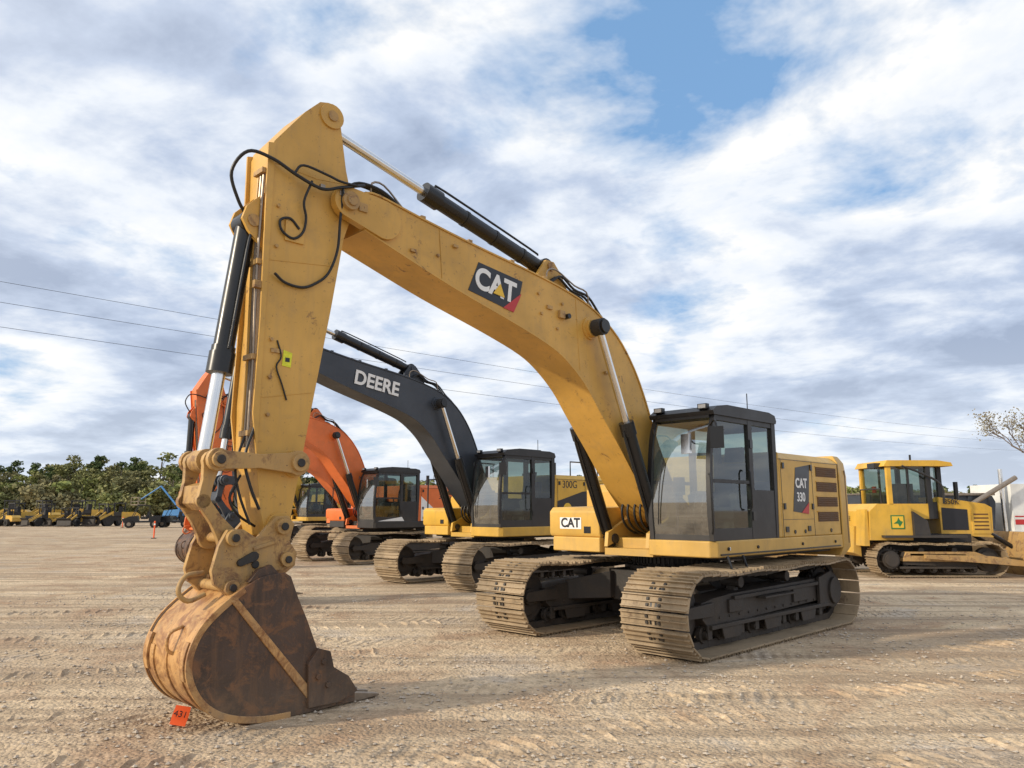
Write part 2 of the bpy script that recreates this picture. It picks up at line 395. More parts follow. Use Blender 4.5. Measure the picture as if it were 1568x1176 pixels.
    d.done('panels_and_fittings',par,.004 if det else 0)
    # ---- cab
    c=MB(); pf=[(1.31,1.345),(1.345,1.75),(1.33,2.3),(1.26,2.75),(1.15,3.03)]
    pfs=[(q.x,q.y) for q in catmull([(a,b,0) for a,b in pf],4)]
    inner=[(x-.065,z) for x,z in pfs][::-1]
    for y in(.46,1.375): c.prism(pfs+inner,y,y+.065,CB)
    c.prism([(1.21,3.0),(1.23,3.05),(1.12,3.12),(.85,3.155),(-.35,3.155),(-.53,3.12),(-.57,3.04),(-.55,3.0)],.44,1.46,CB)
    c.prism([(.6,3.155),(.55,3.19),(-.2,3.19),(-.25,3.155)],.6,1.3,CB)
    c.box(-.55,-.44,.46,.54,1.345,3.0,CB); c.box(-.55,-.44,1.36,1.44,1.345,3.0,CB)
    c.box(.16,.27,1.375,1.437,1.345,3.0,CB); c.box(.16,.27,.463,.52,1.345,3.0,CB)
    for y0,y1 in((1.375,1.433),(.467,.52)):
        c.box(-.44,.16,y0,y1,2.93,3.0,CB); c.box(.27,1.15,y0,y1,2.93,3.0,CB)
        c.box(-.44,.16,y0,y1,1.345,2.02,CB); c.box(.27,1.28,y0,y1,1.345,1.50,CB)
        c.box(.27,1.28,y0+.005,y1-.005,2.10,2.145,CB)
    c.box(-.54,-.49,.54,1.36,1.345,2.15,CB); c.box(-.54,-.49,.54,1.36,2.9,3.0,CB)
    c.box(1.22,1.30,.525,1.375,1.345,1.42,CB)
    c.box(1.13,1.2,.525,1.375,2.96,3.0,CB)
    c.box(-.5,1.25,.5,1.4,1.346,1.37,'interior')
    c.tube([(.36,1.44,1.75),(.36,1.49,1.78),(.36,1.49,2.25),(.36,1.44,2.28)],.013,'cyl_black',6,2)
    c.tube([(1.33,1.43,1.45),(1.37,1.47,1.5),(1.38,1.47,2.15),(1.35,1.43,2.2)],.013,'cyl_black',6,2)
    for z in(1.6,2.6): c.box(.17,.25,1.437,1.45,z,z+.12,'cyl_black')
    c.tube([(1.25,1.42,2.85),(1.36,1.55,2.9),(1.40,1.60,2.8)],.012,'cyl_black',6,3)
    c.mbox(Matrix.Translation((1.40,1.60,2.67))@Matrix.Rotation(R(25),4,'Z'),.05,.17,.28,'cyl_black')
    c.tube([(1.28,.55,2.8),(1.40,.62,2.85),(1.47,.70,2.75)],.012,'cyl_black',6,3)
    c.cyl((1.27,1.18,2.62),(1.50,1.20,2.70),.010,'cyl_black',6)
    c.mbox(Matrix.Translation((1.50,1.20,2.60))@Matrix.Rotation(R(-20),4,'Z'),.04,.17,.26,'chrome')
    c.tube([(1.34,.62,1.55),(1.36,.66,2.0),(1.345,.72,2.4)],.008,'cyl_black',5,3)
    c.tube([(-.2,1.2,3.15),(-.2,1.2,3.45)],.008,'cyl_black',5,0)
    for y in(.6,1.3):
        c.box(1.17,1.24,y-.07,y+.07,3.08,3.15,'cyl_black')
        c.box(1.24,1.245,y-.055,y+.055,3.09,3.14,'lamp_glass')
    c.done('cab_frame',par,.008)
    g=MB()
    gp=[(x-.02,z) for x,z in pfs]
    V=[(x,.52,z) for x,z in gp]+[(x,1.38,z) for x,z in gp]; n=len(gp)
    g.add(V,[[i,i+1,n+i+1,n+i] for i in range(n-1)],'windshield_glass')
    for y in(1.405,.49):
        g.add([(.27,y,2.145),(1.27,y,2.145),(1.15,y,2.93),(.27,y,2.93)],[[0,1,2,3]],'glass')
        g.add([(.27,y,1.5),(1.29,y,1.5),(1.29,y,2.10),(.27,y,2.10)],[[0,1,2,3]],'glass')
        g.add([(-.44,y,2.02),(.16,y,2.02),(.16,y,2.93),(-.44,y,2.93)],[[0,1,2,3]],'glass')
    g.add([(-.515,.54,2.15),(-.515,1.36,2.15),(-.515,1.36,2.9),(-.515,.54,2.9)],[[0,1,2,3]],'glass')
    g.done('cab_glass',par)
    s=MB()
    s.box(-.25,.35,.68,1.2,1.62,1.78,'seat'); s.prism([(-.28,1.75),(-.12,1.75),(-.22,2.42),(-.34,2.42)],.68,1.2,'seat')
    s.prism([(-.24,2.45),(-.16,2.45),(-.2,2.66),(-.3,2.66)],.8,1.08,'seat'); s.box(-.2,.25,.75,1.15,1.37,1.62,'interior')
    for y in(.56,1.22):
        s.prism([(-.3,1.75),(.45,1.75),(.5,1.95),(.35,2.0),(-.3,1.92)],y,y+.12,'interior')
        s.cyl((.42,y+.06,1.98),(.46,y+.06,2.16),.022,'cyl_black',8)
    s.box(.8,.86,.56,.72,1.95,2.2,'interior'); s.cyl((.85,.6,1.4),(.83,.6,1.98),.025,'interior',8)
    for y in(.86,.98): s.tube([(.8,y,1.37),(.82,y,1.7),(.75,y,1.95)],.012,'cyl_black',6,2)
    s.done('cab_interior',par,.01)
    # ---- boom
    T1=rot_about(FP,cfg.get('a',0)); 
    r2=rot_about(BP,cfg.get('b',0)); T2=lambda p:T1(r2(p))
    top=[(5.98,4.98),(5.81,5.0),(5.24,4.91),(4.36,4.79),(3.47,4.69),(2.78,4.58),(2.21,4.42),(1.73,4.14),(1.36,3.74),(1.09,3.28),(.80,2.65),(.42,2.05)]
    bot=[(.28,1.85),(.30,1.66),(.48,1.57),(.80,1.66),(1.25,2.05),(1.75,2.62),(2.12,3.02),(2.42,3.36),(2.75,3.62),(3.1,3.80),(3.75,3.99),(4.76,4.24),(5.55,4.47),(5.98,4.60)]
    tp=[(q.x,q.y) for q in catmull([(a,b,0) for a,b in top],4)]; bt=[(q.x,q.y) for q in catmull([(a,b,0) for a,b in bot],4)]
    m=MB(T1); m.prism(tp+bt,-.285,.285,A)
    def ribbon(line,th,y0,y1):
        n=len(line); off=[]
        for i in range(n):
            a=Vector(line[max(i-1,0)]);b=Vector(line[min(i+1,n-1)]); d=(b-a).normalized(); nn=Vector((-d.y,d.x)); off.append((line[i][0]+nn.x*th,line[i][1]+nn.y*th))
        m.prism(list(line)+off[::-1],y0,y1,A)
    ribbon(bt[10:],-.022,-.305,.305); ribbon(tp,-.022,-.30,.30)
    for sy in(-1,1):
        m.capsule((5.75,4.75),BP,.21,.165,sy*.285-.045,sy*.285+.045,A)
        m.cyl((BP[0],sy*.33,BP[1]),(BP[0],sy*.38,BP[1]),.095,K,24); m.cyl((BP[0],sy*.38,BP[1]),(BP[0],sy*.40,BP[1]),.055,K,16)
        m.mbox(Matrix.Translation((BP[0]-.16,sy*.34,BP[1]-.02)),.1,.02,.09,K)
        m.capsule((2.33,4.16),(2.34,4.17),.15,.15,sy*.29-.02,sy*.29+.02,A)
        m.cyl((2.33,sy*.30,4.16),(2.33,sy*.36,4.16),.12,A,24)
        m.prism([(3.25,4.62),(3.2,4.8),(3.05,5.0),(2.9,5.0),(2.75,4.85),(2.55,4.52)],sy*.13-.025,sy*.13+.025,A)
        m.capsule((.45,1.75),(.46,1.76),.19,.19,sy*.31-.03,sy*.31+.03,A)
    m.cyl((.45,-.42,1.75),(.45,.42,1.75),.08,K)
    m.cyl((2.33,-.56,4.16),(2.33,.56,4.16),.075,'dark_frame'); 
    for sy in(-1,1): m.cyl((2.33,sy*.38,4.16),(2.33,sy*.53,4.16),.115,'dark_frame',20); m.cyl((2.33,sy*.53,4.16),(2.33,sy*.565,4.16),.09,'cyl_black',20)
    m.cyl((2.97,-.18,4.92),(2.97,.18,4.92),.06,K)
    if det:
        for x,z in((5.6,4.72),(5.0,4.55),(3.35,4.45),(3.3,4.2),(2.9,4.4),(3.0,4.05)):
            m.cyl((x,.285,z),(x,.31,z),.02,K,8)
        m.box(3.1,3.2,.285,.31,4.28,4.33,K); m.box(2.88,2.98,.285,.33,4.2,4.3,K)
        m.cyl((2.83,.285,4.24),(2.83,.36,4.24),.035,'cyl_black',10)
        for x0,x1 in((4.98,4.93),(2.62,2.55)):
            m.tube([(x0,.286,4.86 if x0>4 else 4.52),(x1,.286,4.3 if x0>4 else 3.56)],.006,A,6,0)
        # lifting lugs and clamps
        for x,z in((5.35,4.52),(4.75,4.72),(2.0,3.6),(1.6,3.0)):
            m.mbox(Matrix.Translation((x,.30,z)),.07,.03,.035,K)
    m.done('boom',par,.006)
    m=MB()
    for sy in(-1,1):
        base=Vector((1.06,sy*.44,1.33)); tip=T1(Vector((2.33,sy*.44,4.16))); dd=(tip-base); L=dd.length; u=dd/L
        bl=1.72
        m.cyl(base,base+u*bl,.088,'cyl_black',24); m.cyl(base+u*(bl-.16),base+u*(bl+.03),.105,'cyl_black',24)
        m.cyl(base+u*bl,tip,.05,'chrome',20); m.cyl(base+Vector((0,-.07,0)),base+Vector((0,.07,0)),.12,'cyl_black',20)
        side=Vector((.12,0,-.03))
        m.tube([base+side*.8+u*.1,base+side+u*.4,base+side+u*(bl-.2),base+side*.5+u*(bl-.1)],.018,'hose',6,3)
    m.done('boom_cylinders',par)
    m=MB(); a_=T1(Vector((2.97,0,4.92))); b_=T2(Vector((6.36,0,5.72))); dd=b_-a_; L=dd.length; u=dd/L; bl=2.05
    m.cyl(a_,a_+u*bl,.095,'cyl_black',24); m.cyl(a_+u*(bl-.2),a_+u*(bl+.03),.118,'cyl_black',24); m.cyl(a_+u*bl,b_,.052,'chrome',20)
    m.cyl(a_+Vector((0,-.1,0)),a_+Vector((0,.1,0)),.13,'cyl_black'); m.cyl(b_+Vector((0,-.1,0)),b_+Vector((0,.1,0)),.10,K)
    for k in(.4,.9,1.4): m.cyl(a_+u*k,a_+u*(k+.04),.102,'hose',20)
    for sy in (-.06,.06): m.tube([a_+u*.15+Vector((0,sy,.11)),a_+u*.3+Vector((0,sy,.13)),a_+u*1.8+Vector((0,sy,.13)),a_+u*1.95+Vector((0,sy,.1))],.014,'hose',6,3)
    m.done('stick_cylinder',par)
    m=MB(T1)
    def up(x,dz):
        for (x1,z1),(x2,z2) in zip(tp[:-1],tp[1:]):
            if x2<=x<=x1: return z2+(z1-z2)*(x-x2)/(x1-x2+1e-9)+dz
        return tp[-1][1]+dz
    for y in(-.24,-.18,.17,.215,.25):
        xs=[5.5,4.9,4.2,3.5,3.0]; m.tube([(x,y,up(x,.035)) for x in xs],.013,'steel' if y<0 else A,6,3)
        m.tube([(5.5,y,up(5.5,.035)),(5.75,y,up(5.7,.11)),(6.0,y*.8,5.12),(6.15,y*.6,5.02),(6.25,y*.7,4.9)],.017,'hose',6,4)
    for i,y in enumerate((-.22,-.12,.12,.18,.24)):
        m.tube([(3.05,y,up(3.05,.05)),(2.85,y,up(2.85,.20)),(2.6,y,up(2.6,.13)),(2.3,y,up(2.3,.17)),(2.05,y,up(2.05,.07)),(1.8,y,up(1.8,.05)),(1.45,y,up(1.45,.04)),(1.15,y,up(1.15,.05))],.017,'hose',6,4)
    for x in(5.2,4.5,3.8,3.2): m.box(x-.03,x+.03,.13,.28,up(x,-.01),up(x,.06),K)
    m.tube([(3.1,.2,4.68),(3.1,.22,4.82),(2.95,.24,4.86),(2.6,.25,4.72),(2.35,.25,4.68),(2.3,.25,4.5)],.012,'steel',6,3)
    m.tube([(5.85,.2,5.02),(5.85,.22,5.16),(5.7,.22,5.18),(5.45,.22,5.0)],.012,'steel',6,3)
    m.done('boom_hoses',par)
    # ---- stick
    m=MB(T2)
    st=[(6.40,5.86),(6.50,5.83),(6.66,5.66),(6.97,5.24),(7.0,5.15),(6.985,4.4),(6.975,3.5),(7.0,2.7),(6.98,2.2),(6.92,1.75),(6.85,1.52),(6.74,1.47),(6.64,1.52),(6.58,1.9),(6.45,2.7),(6.28,3.72),(6.17,4.45),(6.08,4.74),(6.10,4.95),(6.17,5.2),(6.27,5.75),(6.31,5.84)]
    m.prism(st,-.215,.215,A)
    for sy in(-1,1):
        m.capsule((6.36,5.72),(6.37,5.72),.13,.13,sy*.215-.015,sy*.215+.02,A)
        m.capsule((6.61,2.16),(6.61,2.17),.12,.12,sy*.215-.01,sy*.215+.03,A)
        m.capsule((6.74,1.60),(6.74,1.61),.115,.115,sy*.2-.04,sy*.2+.04,A)
        m.prism([(6.98,4.75),(7.17,4.55),(7.21,4.42),(7.15,4.32),(6.98,4.15)],sy*.125-.02,sy*.125+.02,A)
        m.prism([(6.96,5.22),(7.035,5.2),(7.02,3.5),(7.04,2.6),(6.98,2.2)],sy*.215-.012,sy*.215+.012,A)
    m.cyl((7.10,-.16,4.42),(7.10,.16,4.42),.06,K); m.cyl((6.36,-.25,5.72),(6.36,.25,5.72),.055,K)
    if det:
        for z in(4.6,4.2,3.3,2.95,2.6): m.cyl((6.9,.215,z),(6.9,.24,z),.018,K,8)
        m.box(6.78,6.9,.217,.23,3.18,3.22,K)
        m.mbox(Matrix.Translation((6.72,.225,4.38)),.2,.02,.2,A)
        for z in (4.9,4.0,3.1,2.4): m.box(7.02,7.07,.02,.20,z,z+.05,K)
        m.tube([(6.99,.2155,5.02),(6.5,.2155,5.0),(6.14,.2155,5.05)],.005,A,6,0)
        m.tube([(6.98,.2155,2.75),(6.46,.2155,2.85)],.005,A,6,0)
        m.tube([(6.99,.2155,4.05),(6.25,.2155,4.15)],.005,A,6,0)
        for z in(3.8,2.2): m.mbox(Matrix.Translation((7.04,.19,z)),.1,.06,.07,K)
    m.done('stick',par,.006)
    m=MB(T2)
    for y in(.06,.11,.16): m.tube([(7.03,y,4.9),(7.05,y,4.0),(7.04,y,3.1),(7.05,y,2.3)],.014,'steel' if y>.1 else A,6,2)
    m.tube([(7.10,.02,4.48),(7.22,.05,4.62),(7.32,.1,4.85),(7.22,.2,5.05),(7.0,.26,5.03),(6.75,.29,4.93),(6.5,.33,4.86),(6.30,.36,4.93),(6.0,.3,5.06)],.017,'hose',8,6)
    m.tube([(6.28,.35,4.92),(6.27,.3,4.6),(6.27,.27,4.3),(6.35,.25,4.05),(6.48,.24,3.92),(6.62,.24,3.85),(6.80,.24,3.86),(6.92,.26,3.92)],.014,'hose',8,5)
    m.tube([(6.6,.3,4.92),(6.66,.27,4.7),(6.62,.25,4.55),(6.64,.24,4.4),(6.74,.24,4.31),(6.86,.24,4.36),(6.88,.24,4.46),(6.78,.24,4.50),(6.68,.24,4.42)],.013,'hose',8,5)
    m.tube([(6.12,.36,5.0),(6.32,.37,4.98),(6.45,.33,5.02),(6.7,.3,5.05),(6.78,.28,4.95)],.013,'hose',8,5)
    m.tube([(7.0,.2,2.5),(7.1,.24,2.2),(7.05,.27,1.95),(6.95,.26,1.75)],.014,'hose',8,4)
    m.tube([(7.02,.12,2.5),(7.14,.16,2.15),(7.12,.2,1.9),(7.0,.2,1.62)],.012,'hose',8,4)
    m.tube([(6.84,.22,3.3),(6.80,.235,3.15),(6.84,.23,3.05),(6.78,.23,2.9),(6.72,.225,2.75)],.008,'hose',6,4)
    for x in(6.5,6.28): m.mbox(Matrix.Translation((x,.32,4.88)),.05,.04,.05,'steel')
    m.done('stick_hoses',par)
    m=MB(T2); a_=Vector((7.10,0,4.42)); b_=Vector((7.37,0,2.17)); u=(b_-a_).normalized()
    m.cyl(a_,a_+u*1.46,.094,'cyl_black',24); m.cyl(a_+u*1.28,a_+u*1.47,.116,'cyl_black',24); m.cyl(a_+u*1.22,a_+u*1.28,.106,'cyl_black',24); m.cyl(a_+u*1.45,b_,.06,'chrome',20)
    m.cyl((7.10,-.10,4.42),(7.10,.10,4.42),.108,'cyl_black'); m.cyl((7.37,-.1,2.17),(7.37,.1,2.17),.10,K)
    m.tube([a_+Vector((.0,.12,-.1)),a_+Vector((.04,.13,-.3)),a_+u*1.1+Vector((0,.12,0)),a_+u*1.25+Vector((0,.11,0))],.014,'cyl_black',6,3)
    m.done('bucket_cylinder',par)
    m=MB(T2)
    for sy in(-1,1):
        m.bar((6.61,2.17),(7.36,2.17),.115,.10,.062,sy*.285-.028,sy*.285+.028,K)
        m.cyl((6.61,sy*.3,2.17),(6.61,sy*.35,2.17),.08,K); m.cyl((7.36,sy*.3,2.17),(7.36,sy*.35,2.17),.07,K)
        m.cyl((6.61,sy*.35,2.17),(6.61,sy*.365,2.17),.04,'dark_frame',12); m.cyl((7.36,sy*.35,2.17),(7.36,sy*.365,2.17),.04,'dark_frame',12)
        m.bar((7.37,2.16),(7.43,1.82),.09,.065,.05,sy*.19-.03,sy*.19+.03,K)
        m.bar((7.43,1.82),(7.19,1.50),.065,.10,.055,sy*.19-.03,sy*.19+.03,K)
    m.cyl((6.61,-.3,2.17),(6.61,.3,2.17),.05,K); m.cyl((7.36,-.32,2.17),(7.36,.32,2.17),.05,K)
    m.prism([(7.36,1.98),(7.45,1.95),(7.46,1.80),(7.38,1.74)],-.16,.16,K)
    cp=[(6.62,1.62),(6.68,1.69),(6.80,1.69),(6.97,1.50),(7.10,1.58),(7.24,1.58),(7.31,1.45),(7.36,1.24),(7.33,1.13),(7.26,1.08),(7.19,1.00),(7.08,1.04),(7.0,1.18),(6.86,1.24),(6.74,1.21),(6.60,1.25),(6.58,1.36),(6.66,1.47)]
    for sy in(-1,1):
        m.prism(cp,sy*.27-.028,sy*.27+.028,K)
        for (x,z,r) in((6.74,1.60,.07),(7.19,1.51,.07),(7.19,1.10,.065),(6.69,1.31,.065)):
            m.cyl((x,sy*.29,z),(x,sy*.345,z),r,K); m.cyl((x,sy*.345,z),(x,sy*.365,z),r*.5,'dark_frame',12)
        m.mbox(Matrix.Translation((6.9,sy*.305,1.44))@Matrix.Rotation(R(15),4,'Y'),.22,.02,.03,K)
        m.capsule((7.0,1.35),(7.12,1.3),.04,.03,sy*.31-.02,sy*.31+.02,'dark_frame')
        m.cyl((6.98,sy*.29,1.28),(6.98,sy*.315,1.28),.035,'dark_frame',10)
    for (x,z) in((6.74,1.60),(7.19,1.51),(7.19,1.10),(6.69,1.31)): m.cyl((x,-.34,z),(x,.34,z),.045,K)
    m.box(6.85,7.1,-.24,.24,1.25,1.40,K)
    m.tube([(7.34,.1,1.22),(7.50,.12,1.20),(7.56,.14,1.08),(7.48,.15,1.0),(7.34,.16,1.05)],.022,K,8,4)
    m.tube([(6.9,.1,1.6),(7.1,.18,1.7),(7.2,.2,1.85),(7.1,.18,2.05)],.013,'hose',6,4)
    m.done('linkage_and_coupler',par,.010)
    # ---- bucket
    W=.43; BS=cfg.get('bucket','bucket_shell'); BR=cfg.get('bucket_in','bucket_rust')
    m=MB(lambda p:T2(Vector((p.x-.09,p.y,p.z))))
    outer=[(6.86,1.20),(7.08,1.17),(7.32,1.03),(7.55,.83),(7.65,.62),(7.64,.42),(7.52,.22),(7.32,.09),(7.05,.025),(6.75,.01),(6.45,.015)]
    oc=[(q.x,q.y) for q in catmull([(a,b,0) for a,b in outer],5)]
    def off(line,th):
        n=len(line);o=[]
        for i in range(n):
            a=Vector(line[max(i-1,0)]);b=Vector(line[min(i+1,n-1)]); d=(b-a).normalized(); nn=Vector((d.y,-d.x)); o.append((line[i][0]+nn.x*th,line[i][1]+nn.y*th))
        return o
    inn=off(oc,.03)
    m.prism(oc+inn[::-1],-W+.01,W-.01,BS)
    for sy in(-1,1):
        sp=off(oc,-.008); side=sp+[(6.30,.02),(6.33,.12),(6.47,.30),(6.50,.50),(6.62,.78),(6.72,.98),(6.80,1.17)]
        m.prism(side,sy*W-.016,sy*W+.016,BR)
        rim=off(oc[8:-5],-.02)+off(oc[8:-5],.035)[::-1]
        m.prism(rim,sy*(W+.012)-.012,sy*(W+.012)+.012,BS)
        m.prism([(7.34,1.0),(7.29,1.03),(6.51,.14),(6.56,.08)],sy*(W+.02)-.010,sy*(W+.02)+.010,BS)
        m.prism([(6.62,.42),(6.52,.54),(6.40,.50),(6.36,.36),(6.20,.26),(6.10,.12),(6.3,.05),(6.6,.05)],sy*(W+.035)-.022,sy*(W+.035)+.022,BR)
        for x,z in((6.47,.42),(6.42,.22),(6.52,.3)): m.cyl((x,sy*(W+.05),z),(x,sy*(W+.075),z),.028,BR,6)
        m.prism([(7.19,1.02),(7.28,1.08),(7.26,1.18),(7.17,1.20),(7.0,1.14),(6.82,1.34),(6.75,1.39),(6.66,1.36),(6.64,1.25),(6.82,1.12),(7.1,1.06),(7.34,.98),(7.34,.92),(7.2,.9)],sy*.20-.025,sy*.20+.025,BS)
        # top corner gusset seen through the ears
        m.prism([(6.90,1.20),(6.98,1.28),(7.10,1.24),(7.18,1.14)],sy*(W-.04)-.03,sy*(W-.04)+.03,BR)
    m.prism([(6.55,.005),(6.22,.03),(6.20,.06),(6.50,.075)],-W,W,BR)
    for k in range(5):
        y=-W+.07+k*(2*W-.14)/4
        V=[(6.40,y-.055,.0),(6.40,y+.055,.0),(6.40,y+.055,.13),(6.40,y-.055,.13),(6.08,y-.05,.01),(6.08,y+.05,.01),(6.08,y+.05,.10),(6.08,y-.05,.10)]
        m.add(V,[[0,1,2,3],[4,5,6,7],[0,1,5,4],[1,2,6,5],[2,3,7,6],[3,0,4,7]],BR)
        V=[(6.10,y-.04,.0),(6.10,y+.04,.0),(6.10,y+.04,.09),(6.10,y-.04,.09),(5.80,y-.035,.015),(5.80,y+.035,.015),(5.80,y+.035,.035),(5.80,y-.035,.035)]
        m.add(V,[[0,1,2,3],[4,5,6,7],[0,1,5,4],[1,2,6,5],[2,3,7,6],[3,0,4,7]],'steel')
    ws=oc[20:-8]
    for y in(-.28,0,.28):
        m.prism(off(ws,-.014)+off(ws,.01)[::-1],y-.04,y+.04,BS)
    for sy in(-1,1):
        seg=oc[18:26]; m.prism(off(seg,-.03)+off(seg,.0)[::-1],sy*(W-.05)-.04,sy*(W-.05)+.04,BS)
    m.tube([(7.58,.12,.80),(7.69,.12,.75),(7.70,.12,.63),(7.63,.12,.58)],.016,BS,8,3)
    m.done('bucket',par,.008)
    return par,T1,T2

CAM_H=1.75
RZ=R(225)
# ================================================================ main excavator
cat,T1,T2=excavator('crawler_excavator',(2.5,11.9,0),RZ,dict(body='yellow_paint',boom='yellow_arm',link='yellow_link'))
d=MB(T1)
d.prism([(4.38,4.62),(3.64,4.54),(3.70,4.30),(3.80,4.12),(4.54,4.25)],.286,.291,'decal_black')
d.prism([(3.665,4.38),(3.70,4.30),(3.80,4.12),(3.98,4.145)],.292,.295,'decal_red')
d.prism([(4.15,4.29),(4.03,4.43),(3.96,4.27)],.299,.302,'decal_yellow')
d.done('boom_decal',cat)
xd=(-.76,0,-.09); yd=(-.09,0,.76)
text('CAT',.36,(4.10,.292,4.385),xd,yd,'decal_white',cat,bold=.012,sx=.95)
d=MB()
d.prism([(-1.62,2.44),(-1.12,2.38),(-.98,1.72),(-1.50,1.68)],1.4505,1.4545,'decal_black')
d.prism([(-1.50,1.68),(-1.535,1.86),(-1.26,1.70)],1.456,1.459,'decal_red')
d.box(1.2715,1.275,-1.22,-.80,1.46,1.63,'decal_white')
d.prism([(6.78,3.07),(6.69,3.06),(6.68,3.20),(6.77,3.22)],.217,.221,'lime_tag')
d.box(6.705,6.75,.2215,.2225,3.11,3.15,'decal_black')
d.box(.95,1.0,1.468,1.471,1.22,1.26,'decal_white')
d.done('decals',cat)
text('CAT',.20,(-1.29,1.456,2.14),(-1,0,0),(0,0,1),'decal_white',cat,bold=.006)
text('330',.19,(-1.26,1.456,1.93),(-1,0,0),(0,0,1),'decal_white',cat,bold=.004)
text('CAT',.19,(1.276,-1.01,1.545),(0,1,0),(0,0,1),'decal_black',cat,bold=.006)

# ================================================================ row behind
e2,Ta,Tb=excavator('crawler_excavator',(-.35,19.54,0),RZ,dict(body='deere_yellow',boom='deere_gray',link='deere_gray',rails=True,bucket='bucket_rust',det=False,a=.02,b=-.02))
text('DEERE',.42,(4.05,.305,4.40),(-.97,0,-.12),(-.12,0,.97),'decal_white',e2,bold=.012,T=Ta)
d=MB(); d.prism([(-.62,1.36),(-.62,1.95),(-1.6,2.2),(-2.7,2.25),(-2.7,1.36)],1.4505,1.4555,'decal_black'); 
d.cyl((-1.0,1.456,1.75),(-1.0,1.46,1.75),.16,'decal_yellow'); d.done('decals',e2)
text('300G',.26,(-1.1,1.452,2.36),(-1,0,0),(0,0,1),'decal_black',e2)
e3,Ta,Tb=excavator('crawler_excavator',(-4.64,27.5,0),RZ,dict(body='orange_paint',boom='orange_paint',link='orange_paint',deck='cab_black',rails=True,bucket='bucket_rust',cw='decal_black',det=False,a=.03,b=-.14))
d=MB(); d.prism([(-.62,1.36),(-.62,2.2),(-1.3,1.7),(-1.9,1.36)],1.4505,1.4555,'decal_white'); d.prism([(.1,1.36),(1.2,1.36),(.2,1.5)],1.45,1.4555,'decal_white'); d.done('decals',e3)
text('350G',.26,(-1.7,1.452,2.2),(-1,0,0),(0,0,1),'decal_black',e3)
e4,_,_=excavator('crawler_excavator',(-6.7,35.6,0),RZ,dict(body='orange_paint',boom='orange_paint',link='orange_paint',bucket='bucket_rust',det=False,a=-.10,b=.02))
e5,_,_=excavator('crawler_excavator',(-11.2,43.8,0),RZ,dict(body='deere_yellow',boom='deere_yellow',link='deere_yellow',bucket='bucket_rust',det=False,b=-.1))

